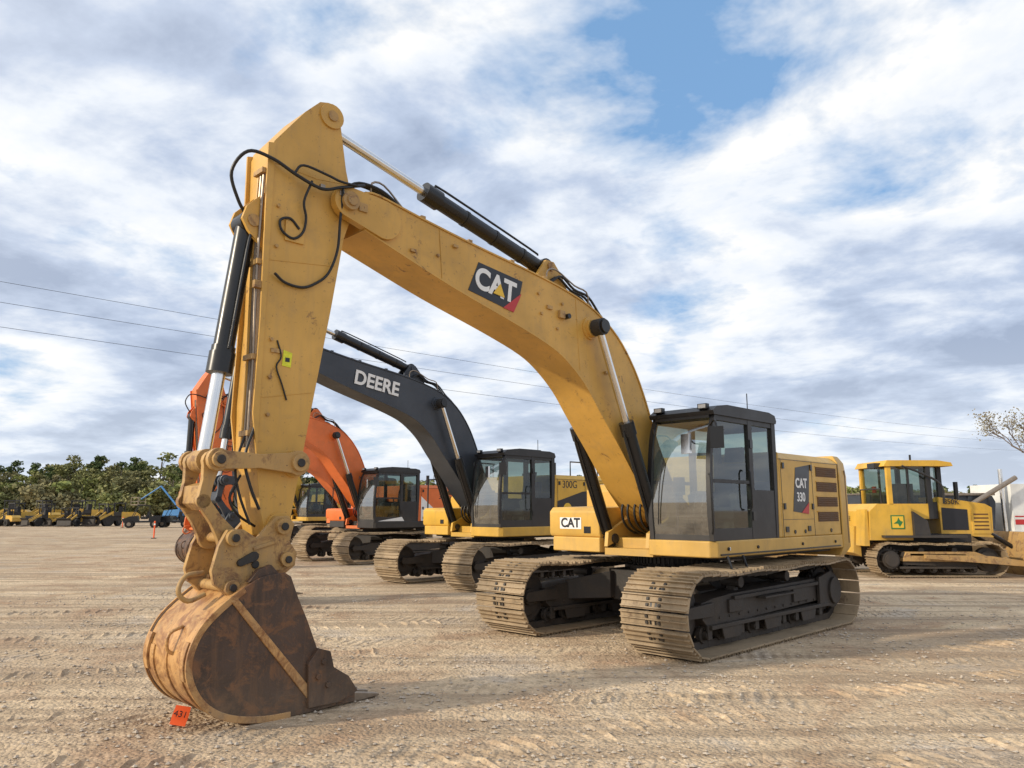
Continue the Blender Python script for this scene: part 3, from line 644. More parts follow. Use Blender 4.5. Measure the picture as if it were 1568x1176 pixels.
# ================================================================ dozers
def dozer(loc,rz):
    p=empty('bulldozer',loc,rz); Y='deere_yellow'
    for sy,t in((1,'left'),(-1,'right')): track(p,sy*.98,.29,1.30,.40,pitch=.19,nroll=6,frame='dark_frame',tag=t,det=False)
    m=MB()
    for sy in(-1,1):
        m.prism([(-1.0,.42),(1.15,.40),(1.2,.55),(.9,.66),(-.9,.66)],sy*.98-.24,sy*.98+.24,'yellow_link')
        m.prism([(-.5,.50),(2.3,.28),(2.35,.40),(1.2,.56),(-.5,.60)],sy*1.36-.05,sy*1.36+.05,'yellow_link')
        m.box(-1.45,.7,sy*.98-.32,sy*.98+.32,1.02,1.08,'cab_black')
    m.box(-1.5,1.2,-.6,.6,.45,1.1,'dark_frame')
    m.prism([(-1.75,.95),(-.62,.95),(-.62,1.85),(-1.5,1.9),(-1.72,1.7)],-1.1,1.1,Y)
    m.prism([(-.62,1.08),(-.2,1.08),(-.25,1.45),(-.62,1.7)],-1.2,1.2,'cab_black')
    m.prism([(-1.95,.6),(-1.74,.5),(-1.74,1.3),(-1.9,1.3)],-.5,.5,Y)
    m.prism([(-1.9,.8),(-1.75,.8),(-1.75,1.75),(-1.82,1.75)],-1.05,-.55,Y)
    m.prism([(.45,1.08),(1.85,1.0),(1.88,1.8),(1.7,1.9),(.45,2.08)],-.52,.52,Y)
    m.prism([(.5,1.2),(1.2,1.2),(1.2,1.75),(.5,1.8)],-.53,.53,'decal_black')
    m.prism([(1.3,1.1),(1.8,1.1),(1.8,1.7),(1.3,1.75)],-.535,.535,Y)
    for k in range(5): m.box(1.35,1.75,-.54,.54,1.2+k*.1,1.24+k*.1,'louver')
    m.cyl((1.1,-.25,1.95),(1.1,-.25,2.5),.06,'cyl_black'); m.cyl((.8,.2,1.95),(.8,.2,2.2),.1,'cyl_black')
    for x,y in((-1.0,-.78),(-1.0,.78),(.05,-.80),(.05,.80),(.55,-.42),(.55,.42)):
        m.box(x-.06,x+.06,y-.05,y+.05,1.5,2.95,'deere_yellow' if x<-.5 else 'cab_black')
    m.prism([(-1.15,2.90),(.72,2.90),(.68,3.0),(.3,3.06),(-1.05,3.06)],-.88,.88,Y)
    m.box(-1.04,.05,-.83,.83,1.5,1.9,Y); m.box(.05,.58,-.46,.46,1.5,1.95,'cab_black')
    m.box(-.52,-.46,-.82,-.78,1.9,2.9,'cab_black'); m.box(-.52,-.46,.78,.82,1.9,2.9,'cab_black')
    m.box(-1.28,-1.0,-.6,-.2,2.86,3.0,'cab_black')
    m.box(-.55,-.1,-.3,.3,1.7,2.45,'seat')
    m.tube([(-.7,-.95,2.9),(-.2,-1.0,2.7),(.3,-.98,2.4),(.35,-.95,1.9)],.03,'cab_black',6,3)
    m.tube([(-1.15,-.6,1.9),(-1.15,-.6,2.3),(-1.15,.6,2.3),(-1.15,.6,1.9)],.02,'cab_black',6,0)
    m.cyl((.3,.5,3.06),(.3,.5,3.3),.03,'cyl_black',8)
    bl=[(2.42,.02),(2.50,.02),(2.40,.35),(2.40,.75),(2.52,1.12),(2.46,1.16),(2.32,.8),(2.30,.35)]
    m.prism(bl,-1.75,1.75,'yellow_link')
    for sy in(-1,1):
        m.prism([(2.2,.02),(2.62,.02),(2.6,1.1),(2.42,1.2),(2.25,.7)],sy*1.76-.03,sy*1.76+.03,'yellow_link')
        m.cyl((1.5,sy*.45,1.3),(2.35,sy*.5,.75),.06,'cyl_black')
    m.done('body',p,.015)
    g=MB()
    for y in(-.79,.79):
        g.add([(-.95,y,1.9),(0,y,1.9),(0,y,2.9),(-.95,y,2.9)],[[0,1,2,3]],'glass')
        g.add([(.1,y*1.0,1.95),(.5,y*.55,1.95),(.5,y*.55,2.9),(.1,y,2.9)],[[0,1,2,3]],'glass')
    for x in(-1.01,.56): g.add([(x,-.72 if x<0 else -.4,1.9),(x,.72 if x<0 else .4,1.9),(x,.72 if x<0 else .4,2.9),(x,-.72 if x<0 else -.4,2.9)],[[0,1,2,3]],'glass')
    g.done('cab_glass',p)
    d=MB(); d.prism([(-1.18,1.24),(-.82,1.24),(-.82,1.60),(-1.18,1.60)],-1.110,-1.104,'decal_green'); 
    d.prism([(-1.15,1.27),(-.85,1.27),(-.85,1.57),(-1.15,1.57)],-1.114,-1.1105,'decal_yellow')
    d.prism([(-1.12,1.38),(-1.02,1.45),(-.98,1.54),(-.94,1.46),(-.87,1.43),(-.91,1.36),(-.96,1.30),(-1.0,1.38)],-1.118,-1.1145,'decal_green'); d.done('badge',p)
    text('850K',.2,(.78,-.545,1.95),(1,0,-.02),(.02,0,1),'decal_black',p)
    text('DEERE',.18,(-1.753,.3,1.5),(0,-1,0),(0,0,1),'decal_black',p)
    return p
dozer((11.15,21.45,0),R(0)); dozer((6.3,24.5,0),R(0))

# ================================================================ dump truck at right
def dump_truck(loc,rz):
    p=empty('dump_truck',loc,rz); m=MB(); 
    m.box(-3.6,3.9,-.45,.45,.75,1.0,'cyl_black')
    for x in(-2.9,-1.6,3.0):
        for sy in(-1,1):
            m.cyl((x,sy*.85,.52),(x,sy*1.2,.52),.52,'rubber',28); m.cyl((x,sy*1.2,.52),(x,sy*1.22,.52),.28,'white_paint',20); m.cyl((x,sy*1.22,.52),(x,sy*1.26,.52),.1,'steel',12)
    m.prism([(-3.9,1.3),(-3.6,1.1),(.3,1.1),(.4,2.0),(.3,2.2),(-3.9,2.25)],-1.1,1.1,'deere_gray')
    for x in(-3.2,-2.3,-1.4,-.5,.2): m.box(x-.06,x+.06,-1.16,1.16,1.2,2.18,'deere_gray')
    m.box(-3.9,.35,-1.18,1.18,2.21,2.29,'steel')
    m.prism([(1.0,.9),(2.5,.9),(2.55,1.6),(2.35,2.45),(2.2,2.6),(1.0,2.6)],-1.05,1.05,'white_paint')
    m.prism([(2.55,.9),(3.9,.85),(3.95,1.45),(3.8,1.6),(2.55,1.75)],-.85,.85,'white_paint')
    m.prism([(1.72,1.7),(2.38,1.7),(2.25,2.35),(1.72,2.35)],-1.06,1.06,'decal_black')
    m.box(1.05,2.5,-1.062,-1.055,1.25,1.42,'decal_red'); m.box(1.05,2.5,-1.062,-1.055,1.5,1.54,'decal_red')
    m.prism([(2.4,1.0),(2.45,1.25),(3.0,1.3),(3.55,1.2),(3.75,.8),(3.9,.8),(3.7,1.32),(3.0,1.42),(2.3,1.35)],-1.25,1.25,'white_paint')
    m.cyl((.8,-.9,1.0),(.8,-.9,3.1),.07,'chrome'); m.cyl((.7,-1.0,.8),(2.0,-1.0,.8),.25,'chrome')
    m.tube([(-1.9,-1.35,1.2),(1.0,-1.35,2.8)],.08,'steel',10,0)
    m.cyl((-3.7,-1.05,2.29),(-3.7,-1.05,2.5),.07,'decal_red',8)
    m.done('truck_body',p,.015)
dump_truck((15.7,26.8,0),R(3)); 

# ================================================================ small far machines
def wheel_loader_mesh():
    m=MB(); Y='deere_yellow'
    for x in(-1.0,1.0):
        for sy in(-1,1):
            m.cyl((x,sy*.6,.5),(x,sy*.95,.5),.5,'rubber',18); m.cyl((x,sy*.95,.5),(x,sy*.97,.5),.25,'cyl_black',12)
    m.prism([(-2.0,.7),(-.2,.6),(-.2,1.5),(-1.6,1.5),(-2.0,1.2)],-.6,.6,Y)
    m.box(-.2,1.5,-.4,.4,.6,1.1,'dark_frame')
    for x in(-.5,.5):
        for y in(-.55,.55): m.box(x-.04,x+.04,y-.04,y+.04,1.2,2.4,'cab_black')
    m.box(-.6,.62,-.62,.62,2.38,2.5,'cab_black'); m.box(-.5,.5,-.55,.55,1.1,1.5,'cab_black'); m.box(-.3,.1,-.3,.3,1.5,2.1,'seat')
    for sy in(-1,1): m.prism([(.4,1.45),(.6,1.6),(2.3,.6),(2.2,.4)],sy*.4-.05,sy*.4+.05,Y)
    m.prism([(2.2,.1),(3.0,.05),(3.05,.12),(2.4,.25),(2.35,.8),(2.6,1.1),(2.5,1.12),(2.2,.8)],-1.0,1.0,'dark_frame')
    return m
base=wheel_loader_mesh().done('wheel_loader')
rr=random.Random(5); first=True
for i in range(34):
    x=-41.5-i*1.9; y=81+rr.uniform(-2.5,2.5)+ (i*.35)
    if first: o=base; first=False
    else:
        o=bpy.data.objects.new('wheel_loader',base.data); COL.objects.link(o)
    o.location=(x,y,0); o.rotation_euler=(0,0,R(rr.choice((250,235,200,160))+rr.uniform(-14,14))); s=rr.uniform(.75,1.0); o.scale=(s,s,s)
for i in range(14):
    o=bpy.data.objects.new('wheel_loader',base.data); COL.objects.link(o)
    o.location=(-52-i*3.3,96+rr.uniform(-2,2),0); o.rotation_euler=(0,0,R(rr.uniform(180,300))); o.scale=(1.1,1.1,1.15)
# UTV
u=MB()
for x in(-.95,.95):
    for sy in(-1,1): u.cyl((x,sy*.5,.33),(x,sy*.78,.33),.33,'rubber',18); u.cyl((x,sy*.78,.33),(x,sy*.79,.33),.16,'steel',12)
u.prism([(-1.4,.45),(1.4,.45),(1.5,.75),(.9,1.0),(.35,1.02),(.3,.6),(-.5,.6),(-.5,1.0),(-1.4,1.05)],-.62,.62,'cyl_black')
for sy in(-1,1): u.tube([(.75,sy*.6,1.0),(.35,sy*.58,1.9),(-.45,sy*.58,1.92),(-.55,sy*.6,1.0)],.03,'cyl_black',6,1)
u.box(-.5,.45,-.62,.62,1.92,1.97,'cyl_black'); u.box(-.35,.1,-.5,.5,.75,.9,'seat'); u.prism([(-.4,.85),(-.28,.85),(-.38,1.4),(-.48,1.4)],-.5,.5,'seat')
u.tube([(.5,.25,1.0),(.3,.25,1.15)],.02,'cyl_black',6,0)
o=u.done('utility_vehicle'); o.location=(-35.6,74.5,0); o.rotation_euler=(0,0,R(200)); o.scale=(1.15,1.15,1.1)
o2=bpy.data.objects.new('utility_vehicle',o.data); COL.objects.link(o2); o2.location=(-33.3,76.5,0); o2.rotation_euler=(0,0,R(190)); o2.scale=(1.1,1.1,1.1)
b=MB()
for x in(-1,1):
    for sy in(-1,1): b.cyl((x,sy*.7,.45),(x,sy*1.05,.45),.45,'rubber',16)
b.box(-1.4,1.4,-.7,.7,.5,.9,'blue_paint'); b.prism([(-1.6,.95),(.8,.95),(.6,1.6),(-1.6,1.8)],-.8,.8,'blue_paint')
b.tube([(-1.2,0,1.7),(1.8,0,4.8)],.11,'blue_paint',8,0); b.tube([(1.8,0,4.8),(4.6,0,3.1)],.09,'blue_paint',8,0)
b.box(4.5,5.5,-.8,.8,2.3,2.4,'steel')
for z in(2.8,3.3): b.tube([(4.5,-.8,z),(5.5,-.8,z),(5.5,.8,z),(4.5,.8,z),(4.5,-.8,z)],.03,'steel',6,0)
for x in (4.5,5.5):
    for y in(-.8,.8): b.tube([(x,y,2.3),(x,y,3.3)],.03,'steel',6,0)
o=b.done('boom_lift'); o.location=(-45,102,0); o.rotation_euler=(0,0,R(170)); 
for (x,y) in((-38.0,75.5),(-21.8,47.2)):
    m=MB(); m.cyl((0,0,0),(0,0,1.05),.045,'orange_tag',10); m.cyl((0,0,0),(0,0,.04),.16,'rubber',14); m.cyl((0,0,.8),(0,0,.9),.048,'decal_white',10); o=m.done('marker_post'); o.location=(x,y,0)
# lot tag by the bucket
m=MB(); 
V=[(-.07,-.04,.0),(.07,-.04,.0),(.075,.0,.09),(.07,.03,.19),(-.07,.03,.19),(-.075,0,.09)]
m.add(V+[(a,b_+.004,c) for a,b_,c in V],[[0,1,2,5],[5,2,3,4],[6,11,8,7],[11,10,9,8],[0,6,7,1],[1,7,8,2],[2,8,9,3],[3,9,10,4],[4,10,11,5],[5,11,6,0]],'orange_tag')
o=m.done('lot_tag'); o.location=(-2.72,6.55,.012); o.rotation_euler=(R(-25),R(12),R(15)); o.scale=(.85,.85,.85)
tx=text('431',.085,(0,-.035,.10),(1,0,0),(0,.3,1),'decal_black',o)

# ================================================================ power line
pw=empty('power_line',(0,0,0))
A0=Vector((-70,22,0));A1=Vector((140,185.3,0)); off_=Vector((.61,-.79,0))
m=MB()
for z,yo in((18.8,-1.2),(17.2,0),(15.4,1.0)):
    pts=[]
    for i in range(61):
        s=i/60; q=A0.lerp(A1,s)+off_*yo*.6; q.z=z-12*s*(1-s); pts.append(q)
    m.tube(pts,.015,'cyl_black',5,0)
m.done('cables',pw)
m=MB()
for q in(A0,A1):
    m.cyl(q,q+Vector((0,0,20)),.2,'wood',12,.14); m.mbox(Matrix.Translation(q+Vector((0,0,18.7)))@Matrix.Rotation(math.atan2(off_.y,off_.x),4,'Z'),2.6,.12,.14,'wood')
    for z in(18.8,17.2,15.4): m.cyl(q+Vector((0,0,z-.3)),q+Vector((0,0,z)),.06,'white_paint',8)
m.done('poles',pw)

# ================================================================ trees
def leaf_cloud(cent,per,spread,size,rs):
    V=[];F=[]
    for c,sp in zip(cent,spread):
        k=max(3,int(per*(sp/np.mean(spread))**2))
        P=rs.normal(0,1,(k,3)); P/= (np.linalg.norm(P,axis=1,keepdims=True)+1e-6); P*= (rs.rand(k,1)**.45)*sp; P[:,2]*=.75; P+=c
        for p in P:
            a=rs.normal(0,1,3); a/=np.linalg.norm(a); b_=np.cross(a,rs.normal(0,1,3)); b_/=np.linalg.norm(b_)+1e-6
            s_=size*rs.uniform(.6,1.3); a*=s_*.5; b_*=s_*.35
            o=len(V); V+=[tuple(p-a),tuple(p-b_),tuple(p+a),tuple(p+b_)]; F.append((o,o+1,o+2,o+3))
    return V,F
def tree_mesh(kind,seed,H,det=1.):
    rs=np.random.RandomState(seed); m=MB()
    lean=Vector((rs.uniform(-.4,.4),rs.uniform(-.4,.4),0))
    m.tube([(0,0,-.2),lean*.4+Vector((0,0,H*.4)),lean+Vector((0,0,H*.9))],.012*H*.7,'bark',6,2)
    cent=[];sp=[]
    if kind=='pine':
        for i in range(22):
            z=H*rs.uniform(.35,1.0); r=(1.02-z/H)*H*.33+.6; a=rs.uniform(0,6.28); q=rs.uniform(.2,1)*r
            c=Vector((q*math.cos(a),q*math.sin(a),z)); cent.append(np.array(c)); sp.append(rs.uniform(.8,1.4)*H/15)
            m.tube([Vector((lean.x*z/H,lean.y*z/H,z-.8)),c],.05,'bark',4,0)
        mat='leaf_pine'; per=75; size=.65
    elif kind=='spring':
        for i in range(28):
            z=H*rs.uniform(.10,1.0); zz=(z/H-.55)/.5; r=H*.36*math.sqrt(max(.05,1-zz*zz)); a=rs.uniform(0,6.28); q=rs.uniform(.3,1)**.6*r
            c=Vector((q*math.cos(a),q*math.sin(a),z)); cent.append(np.array(c)); sp.append(rs.uniform(.7,1.4)*H/10)
            m.tube([Vector((0,0,z*.6)),c*.6+Vector((0,0,z*.3)),c],.04,'bark',4,1)
        mat='leaf_spring'; per=75; size=.65
    else:
        for i in range(14):
            a=rs.uniform(0,6.28); q=rs.uniform(0,H*.8); c=Vector((q*math.cos(a),q*math.sin(a),H*rs.uniform(.1,.85))); cent.append(np.array(c)); sp.append(rs.uniform(.6,1.2)*H/3.6)
        mat='leaf_spring'; per=75; size=.65
    V,F=leaf_cloud(cent,per*det,sp,size,rs)
    m.add(V,F,mat)
    me=bpy.data.meshes.new('tree_'+kind); me.from_pydata([tuple(p) for p in m.v],[],m.f)
    for n_ in m.names: me.materials.append(MATS[n_])
    me.polygons.foreach_set('material_index',m.m); return me
pines=[tree_mesh('pine',i,16) for i in range(4)]; springs=[tree_mesh('spring',10+i,13) for i in range(5)]; shrubs=[tree_mesh('shrub',20+i,5.5) for i in range(2)]
tl=empty('treeline',(0,0,0)); rr=random.Random(11)
def inst(me,x,y,s,z=0):
    o=bpy.data.objects.new(me.name,me); COL.objects.link(o); o.parent=tl; o.location=(x,y,z); o.rotation_euler=(0,0,rr.uniform(0,6.28)); o.scale=(s*rr.uniform(1.0,1.4),s*rr.uniform(1.0,1.4),s)
def hx(x):
    h=.95+.07*math.sin(x*.05+1)+.04*math.sin(x*.13)-( .12 if x< -112 else 0)+(.10 if -80>x>-112 else 0)
    t=min(1,max(0,(x+55)/30)); return h*(1-.32*t)
x=-240
while x<270:
    far=0 if x<0 else min(1,x/60)*55
    y0=176+far; h=hx(x)
    inst(rr.choice(shrubs),x+rr.uniform(-2,2),y0-16+rr.uniform(-3,3),rr.uniform(.8,1.4))
    inst(rr.choice(shrubs),x+2.4+rr.uniform(-2,2),y0-12+rr.uniform(-3,3),rr.uniform(.9,1.5))
    for k,(dy) in enumerate((-8,1,12)):
        me=rr.choice(springs) if rr.random()<(.92,.75,.45)[k] else rr.choice(pines)
        inst(me,x+rr.uniform(-2.5,2.5),y0+dy+rr.uniform(-3,3),h*rr.uniform(.78,1.0)*(.80,.95,1.06)[k]*(.88 if me in pines else 1))
    x+=4.4
def bare_tree(loc,H,seed):
    rs=random.Random(seed); m=MB(); tips=[]
    def br(p,d,L,r,lv):
        q=p+d*L*.5+Vector((rs.uniform(-.1,.1),rs.uniform(-.1,.1),.05))*L; e=p+d*L
        m.tube([p,q,e],r,'bark',5,2)
        if lv<=1: tips.append(e)
        if lv==0: return
        for k in range(rs.choice((3,3,4))):
            a=rs.uniform(.3,.8); ax=Vector((rs.uniform(-1,1),rs.uniform(-1,1),rs.uniform(-.2,.2))).normalized()
            nd=(Matrix.Rotation(a,3,ax)@d+Vector((0,0,.12))).normalized(); br(p+d*L*rs.uniform(.5,1),nd,L*rs.uniform(.62,.8),max(.012,r*.58),lv-1)
    br(Vector((0,0,0)),Vector((0,0,1)),H*.28,.2,5)
    rn=np.random.RandomState(seed); V,F=leaf_cloud([np.array(t) for t in tips],14,[.65]*len(tips),.16,rn); m.add(V,F,'leaf_bud')
    o=m.done('deciduous_tree'); o.location=loc; return o
bare_tree((43.2,60,0),14.2,4); bare_tree((48,66,0),14,9)

# ================================================================ ground
def ground():
    m,nt,out=newmat('gravel_lot')
    g=N(nt,'NewGeometry'); v=g.outputs['Position']
    b=N(nt,'BsdfPrincipled'); b.inputs['Roughness'].default_value=.92; b.inputs['Specular IOR Level'].default_value=.15
    big=noise(nt,v,.16,3,.6,.5); mid=noise(nt,v,.62,4,.65,.6); fine=noise(nt,v,7,4,.65)
    c=mix(nt,ramp(nt,big,[(.38,(0,0,0)),(.62,(1,1,1))]),(.50,.38,.255),(.67,.525,.35))
    c=mix(nt,math_(nt,'MULTIPLY',ramp(nt,mid,[(.50,(0,0,0)),(.64,(1,1,1))]),.75),c,(.37,.235,.145))
    c=mix(nt,math_(nt,'MULTIPLY',ramp(nt,mid,[(.32,(1,1,1)),(.44,(0,0,0))]),.7),c,(.52,.455,.375))
    vo=N(nt,'TexVoronoi'); vo.inputs['Scale'].default_value=30; lk(nt,v,vo.inputs['Vector'])
    sepc=N(nt,'SeparateColor'); lk(nt,vo.outputs['Color'],sepc.inputs[0])
    peb=ramp(nt,sepc.outputs[0],[(.0,(.42,.40,.38)),(.3,(1,1,1)),(.85,(1.0,1,1)),(1.,(1.5,1.5,1.55))])
    c=mix(nt,.42,c,peb,'MULTIPLY')
    c=mix(nt,.4,c,ramp(nt,fine,[(.25,(.5,.5,.5)),(.75,(1.4,1.4,1.4))]),'MULTIPLY')
    w2=noise(nt,mapping(nt,v,(.10,2.4,1),(0,0,R(8))),1.,3,.6,.3)
    c=mix(nt,math_(nt,'MULTIPLY',ramp(nt,w2,[(.5,(0,0,0)),(.60,(1,1,1))]),.6),c,(.31,.23,.155))
    w3=noise(nt,mapping(nt,v,(.10,1.5,1),(0,0,R(-40)),(3,1,0)),1.,3,.6,.3)
    c=mix(nt,math_(nt,'MULTIPLY',ramp(nt,w3,[(.53,(0,0,0)),(.61,(1,1,1))]),.6),c,(.33,.24,.16))
    mp=mapping(nt,v,(1,1,1),(0,0,R(14)),(.3,.6,0)); s=N(nt,'SeparateXYZ'); lk(nt,mp,s.inputs[0])
    yy=math_(nt,'ADD',s.outputs[1],math_(nt,'MULTIPLY',big,4.))
    fr=math_(nt,'FRACT',math_(nt,'DIVIDE',yy,2.3))
    strip=math_(nt,'LESS_THAN',math_(nt,'ABSOLUTE',math_(nt,'SUBTRACT',fr,.5)),.11)
    wv=math_(nt,'SINE',math_(nt,'MULTIPLY',math_(nt,'ADD',s.outputs[0],math_(nt,'MULTIPLY',fine,.10)),2*math.pi/.14))
    gate=ramp(nt,mid,[(.42,(1,1,1)),(.55,(0,0,0))])
    hsum=math_(nt,'MULTIPLY',math_(nt,'MULTIPLY',strip,gate),math_(nt,'SUBTRACT',wv,.35))
    c=mix(nt,math_(nt,'MULTIPLY',math_(nt,'MULTIPLY',hsum,-1.),.32,clamp=True),c,(.23,.17,.115))
    lk(nt,c,b.inputs['Base Color'])
    hgt=math_(nt,'ADD',math_(nt,'MULTIPLY',vo.outputs['Distance'],-.45),math_(nt,'MULTIPLY',fine,1.4))
    hgt=math_(nt,'ADD',hgt,math_(nt,'MULTIPLY',hsum,.35))
    hgt=math_(nt,'ADD',hgt,math_(nt,'MULTIPLY',mid,2.6))
    hgt=math_(nt,'ADD',hgt,math_(nt,'MULTIPLY',w3,2.2))
    bp=N(nt,'Bump'); bp.inputs['Strength'].default_value=.8; bp.inputs['Distance'].default_value=.035; lk(nt,hgt,bp.inputs['Height']); lk(nt,bp.outputs[0],b.inputs['Normal'])
    lk(nt,b.outputs[0],out.inputs[0])
    mb=MB(); mb.add([(-900,-300,0),(900,-300,0),(900,1500,0),(-900,1500,0)],[[0,1,2,3]],'gravel_lot'); mb.done('ground')
ground()
# modelled cleat ridges and soft berms pressed up by machines driving over the lot
rs=random.Random(21); m=MB()
def prints(path,w,pitch=.17,gap=.22):
    P=catmull([(x,y,0) for x,y in path],14); acc=0
    for a,b_ in zip(P[:-1],P[1:]):
        seg=(b_-a).length; d=(b_-a).normalized(); n=Vector((-d.y,d.x,0)); t=pitch-acc if acc>0 else 0
        while t<seg:
            if rs.random()>gap:
                c=a+d*t+n*rs.uniform(-.02,.02); k=6; hw=w*rs.uniform(.30,.5); h=rs.uniform(.014,.032); V=[];F=[]
                sh=rs.uniform(-.06,.06)
                for i in range(k+1):
                    f=i/k*2-1; e=c+n*(f*hw+sh)+d*rs.uniform(-.012,.012); hh=h*rs.uniform(.5,1.2)*(1-abs(f)**4)+.0005; ww=rs.uniform(.028,.045)
                    V+=[e-d*ww-Vector((0,0,.004)),e+Vector((0,0,hh)),e+d*ww-Vector((0,0,.004))]
                for i in range(k):
                    o=3*i; F+=[[o,o+1,o+4,o+3],[o+1,o+2,o+5,o+4]]
                m.add(V,F,'gravel_lot')
            t+=pitch
        acc=seg-(t-pitch) if t>0 else acc+seg
for path,w in (([(-4.6,5.0),(-3.4,5.5),(-2.2,5.6),(-1.0,5.3)],.6),([(-5.0,6.4),(-3.9,6.9),(-3.0,6.6)],.55),
    ([(-.9,5.2),(.1,6.1),(1.2,6.7),(2.6,7.0)],.6),([(.6,4.7),(1.9,5.1),(3.2,5.9),(4.6,6.2)],.6),([(-6.5,8.2),(-4.9,8.6),(-3.4,9.4),(-1.6,9.9)],.6),
    ([(-7.5,10.5),(-5.4,11.2),(-3.2,11.6),(-1.2,12.5)],.6),([(-9,13.2),(-6,14.0),(-3,14.2)],.6),([(3.2,7.6),(4.6,8.3),(6.2,8.8),(8.2,8.6)],.6),
    ([(-2.2,4.6),(-1.0,4.3),(.6,4.2)],.5),([(-.6,8.4),(.1,7.7),(1.1,7.4),(2.4,7.9)],.5),([(5.5,10.0),(7.5,11.0),(9.5,11.4)],.6),([(2.2,4.2),(3.0,4.6),(4.0,4.6)],.5)):
    prints(path,w)
def berm(path,w,h):
    P=catmull([(x,y,0) for x,y in path],10); V=[];F=[]
    for i,p in enumerate(P):
        a=P[max(i-1,0)]; b_=P[min(i+1,len(P)-1)]; d=(b_-a).normalized(); n=Vector((-d.y,d.x,0)); fade=math.sin(math.pi*i/(len(P)-1))**.5
        ww=w*rs.uniform(.7,1.2); hh=h*rs.uniform(.5,1.2)*fade; o=n*rs.uniform(-.02,.02)
        V+=[p-n*ww+o-Vector((0,0,.004)),p-n*ww*.4+o+Vector((0,0,hh*.8)),p+n*ww*.3+o+Vector((0,0,hh)),p+n*ww+o-Vector((0,0,.004))]
    for i in range(len(P)-1):
        for k in range(3): F.append([4*i+k,4*i+k+1,4*i+4+k+1,4*i+4+k])
    m.add(V,F,'gravel_lot')
for path in ([(-8,7.4),(-5.5,8.0),(-3,8.6),(-.5,9.6)],[(-8,9.6),(-5,10.4),(-2,10.9),(.2,12.0)],[(-6,6.0),(-4.2,6.1),(-3.1,5.9)],[(-1.4,6.3),(.4,7.1),(2.4,7.7),(4.6,7.7)],[(-.5,4.6),(1.2,5.4),(3.2,6.6),(5.6,7.2)],
    [(-11,12.5),(-7,12.9),(-3,13.0)],[(-12,17),(-8,16.4),(-4,16.9)],[(4,9.0),(7,9.8),(10,9.6)],[(6,13),(9,13.6),(13,13.2)],[(-14,21),(-10,20.6),(-6,21.4)],[(1.5,5.0),(2.7,4.6),(4.2,5.1)]):
    berm(path,.07,.022)
m.done('track_marks')
simple('stone_mat',(.46,.39,.31),.85,0,.4,1.5)
rs=np.random.RandomState(2); V=[];F=[]
ico=[(0,0,1),(.9,0,.3),(.28,.85,.3),(-.72,.53,.3),(-.72,-.53,.3),(.28,-.85,.3),(.0,0,-.5)]
icf=[(0,1,2),(0,2,3),(0,3,4),(0,4,5),(0,5,1),(6,2,1),(6,3,2),(6,4,3),(6,5,4),(6,1,5)]
clump=[(rs.uniform(-.8,.84),3.5+15*rs.rand()**1.6) for _ in range(160)]
for i in range(17000):
    if i%2:
        y=3.4+15*rs.rand()**1.7; x=rs.uniform(-.80,.84)*y
    else:
        cxx,cyy=clump[rs.randint(160)]; x=cxx*cyy+rs.normal(0,.35); y=max(3.2,cyy+rs.normal(0,.25))
    s_=.005+.023*rs.rand()**3; a=rs.uniform(0,6.28); ca,sa=math.cos(a),math.sin(a); sx,sy,sz=rs.uniform(.7,1.3,3)
    o=len(V)
    for p in ico:
        px,py,pz=p[0]*sx*s_*rs.uniform(.8,1.2),p[1]*sy*s_*rs.uniform(.8,1.2),p[2]*sz*s_*.8
        V.append((x+px*ca-py*sa,y+px*sa+py*ca,pz+.003))
    F+=[tuple(k+o for k in f) for f in icf]
me=bpy.data.meshes.new('gravel_stones'); me.from_pydata(V,[],F); me.materials.append(MATS['stone_mat']); o=bpy.data.objects.new('gravel_stones',me); COL.objects.link(o)

# ================================================================ world / sky
sun_az=Vector((-.92,-.40,0)).normalized(); EL=R(24)
sdir=Vector((sun_az.x*math.cos(EL),sun_az.y*math.cos(EL),math.sin(EL)))
w=bpy.data.worlds.new('World'); sc.world=w; w.use_nodes=True; nt=w.node_tree; nt.nodes.clear()
out=N(nt,'OutputWorld'); bg=N(nt,'Background'); bg.inputs[1].default_value=.11
sky=N(nt,'TexSky',sky_type='NISHITA',sun_disc=False); sky.sun_elevation=EL; sky.sun_rotation=math.atan2(sdir.x,sdir.y); sky.air_density=1.; sky.dust_density=.6; sky.ozone_density=1.5
tc=N(nt,'TexCoord'); v=tc.outputs['Generated']
s=N(nt,'SeparateXYZ'); lk(nt,v,s.inputs[0])
den=math_(nt,'ADD',math_(nt,'MAXIMUM',s.outputs[2],0.),.17)
cx=math_(nt,'DIVIDE',s.outputs[0],den); cy=math_(nt,'DIVIDE',s.outputs[1],den)
cb=N(nt,'CombineXYZ'); lk(nt,cx,cb.inputs[0]); lk(nt,cy,cb.inputs[1])
P=cb.outputs[0]
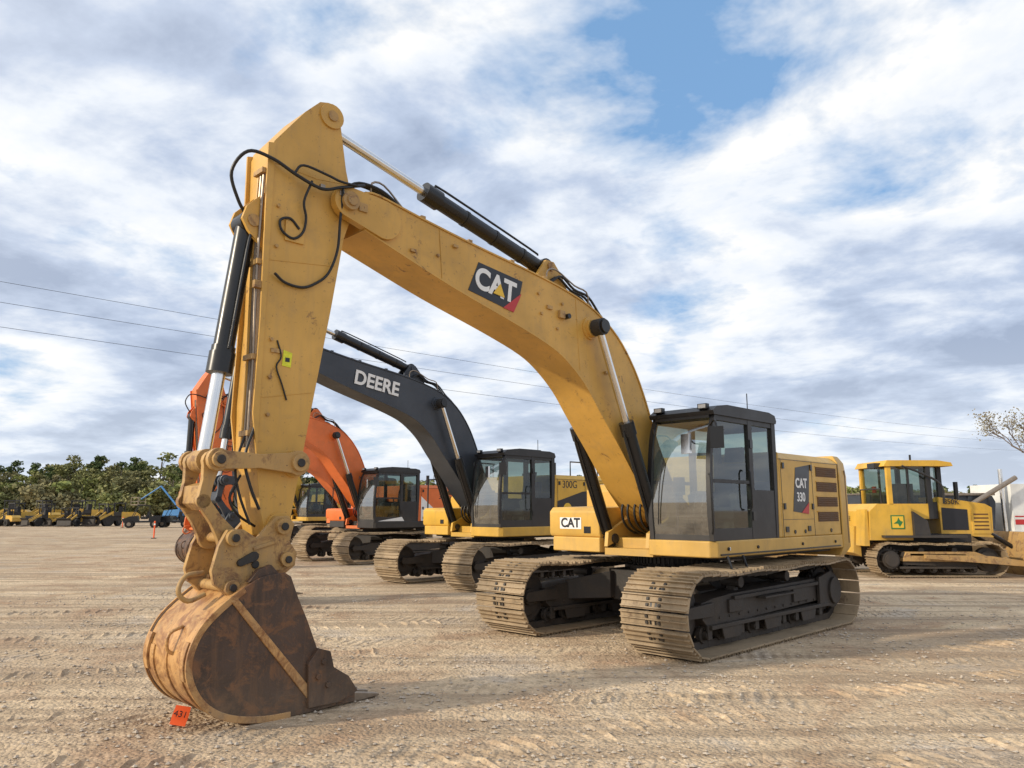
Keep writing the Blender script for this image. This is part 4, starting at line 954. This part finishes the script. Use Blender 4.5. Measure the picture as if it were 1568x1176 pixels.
def cloud(offs):
    a=noise(nt,mapping(nt,P,(1,1.1,1),(0,0,R(30)),(6.1+offs[0],2.4+offs[1],0)),.95,2,.5,.15)
    b_=noise(nt,mapping(nt,P,(1,1.0,1),(0,0,R(30)),(9.3+offs[0],5.2+offs[1],2)),2.7,6,.58,.15)
    return math_(nt,'ADD',math_(nt,'MULTIPLY',a,.50),math_(nt,'MULTIPLY',b_,.50))
d0=cloud((0,0)); d1=cloud((-.11,-.07))
mask=ramp(nt,d0,[(.345,(0,0,0)),(.455,(1,1,1))])
rel=math_(nt,'MULTIPLY',math_(nt,'SUBTRACT',d0,d1),3.6)
thick=math_(nt,'SUBTRACT',d0,.47)
sh=math_(nt,'ADD',math_(nt,'ADD',.54,rel),math_(nt,'MULTIPLY',thick,-3.8),clamp=True)
shade=ramp(nt,sh,[(.05,(3.6,4.3,5.7)),(.30,(5.2,6.0,7.5)),(.55,(8.2,8.6,9.2)),(.8,(9.8,9.7,9.5))])
dn=N(nt,'VectorMath',operation='DOT_PRODUCT'); lk(nt,v,dn.inputs[0]); dn.inputs[1].default_value=sdir
glow=math_(nt,'POWER',math_(nt,'MAXIMUM',dn.outputs['Value'],0.),2.)
shade=mix(nt,math_(nt,'MULTIPLY',glow,.9,clamp=True),shade,(12,11.6,11))
skyc=mix(nt,.6,sky.outputs[0],(2.6,5.0,8.6))
colr=mix(nt,math_(nt,'MULTIPLY',mask,.96),skyc,shade)
hz=ramp(nt,s.outputs[2],[(.0,(1,1,1)),(.2,(0,0,0))])
colr=mix(nt,math_(nt,'MULTIPLY',hz,.45),colr,(8.0,8.6,9.2))
lk(nt,colr,bg.inputs[0]); lk(nt,bg.outputs[0],out.inputs[0])
L=bpy.data.lights.new('sun','SUN'); L.energy=3.4; L.angle=R(2); L.color=(1,.88,.70)
lo=bpy.data.objects.new('sun',L); COL.objects.link(lo); lo.rotation_euler=(-sdir).to_track_quat('-Z','Y').to_euler()
cd=bpy.data.cameras.new('camera'); cd.sensor_width=36; cd.lens=36*1165/1568; cd.clip_end=4000; cd.clip_start=.05
co=bpy.data.objects.new('camera',cd); COL.objects.link(co); co.location=(0,0,CAM_H); co.rotation_euler=(R(90)+math.atan(192/1165),0,0)
sc.camera=co
sc.view_settings.view_transform='Standard'; sc.view_settings.look='None'; sc.view_settings.exposure=0
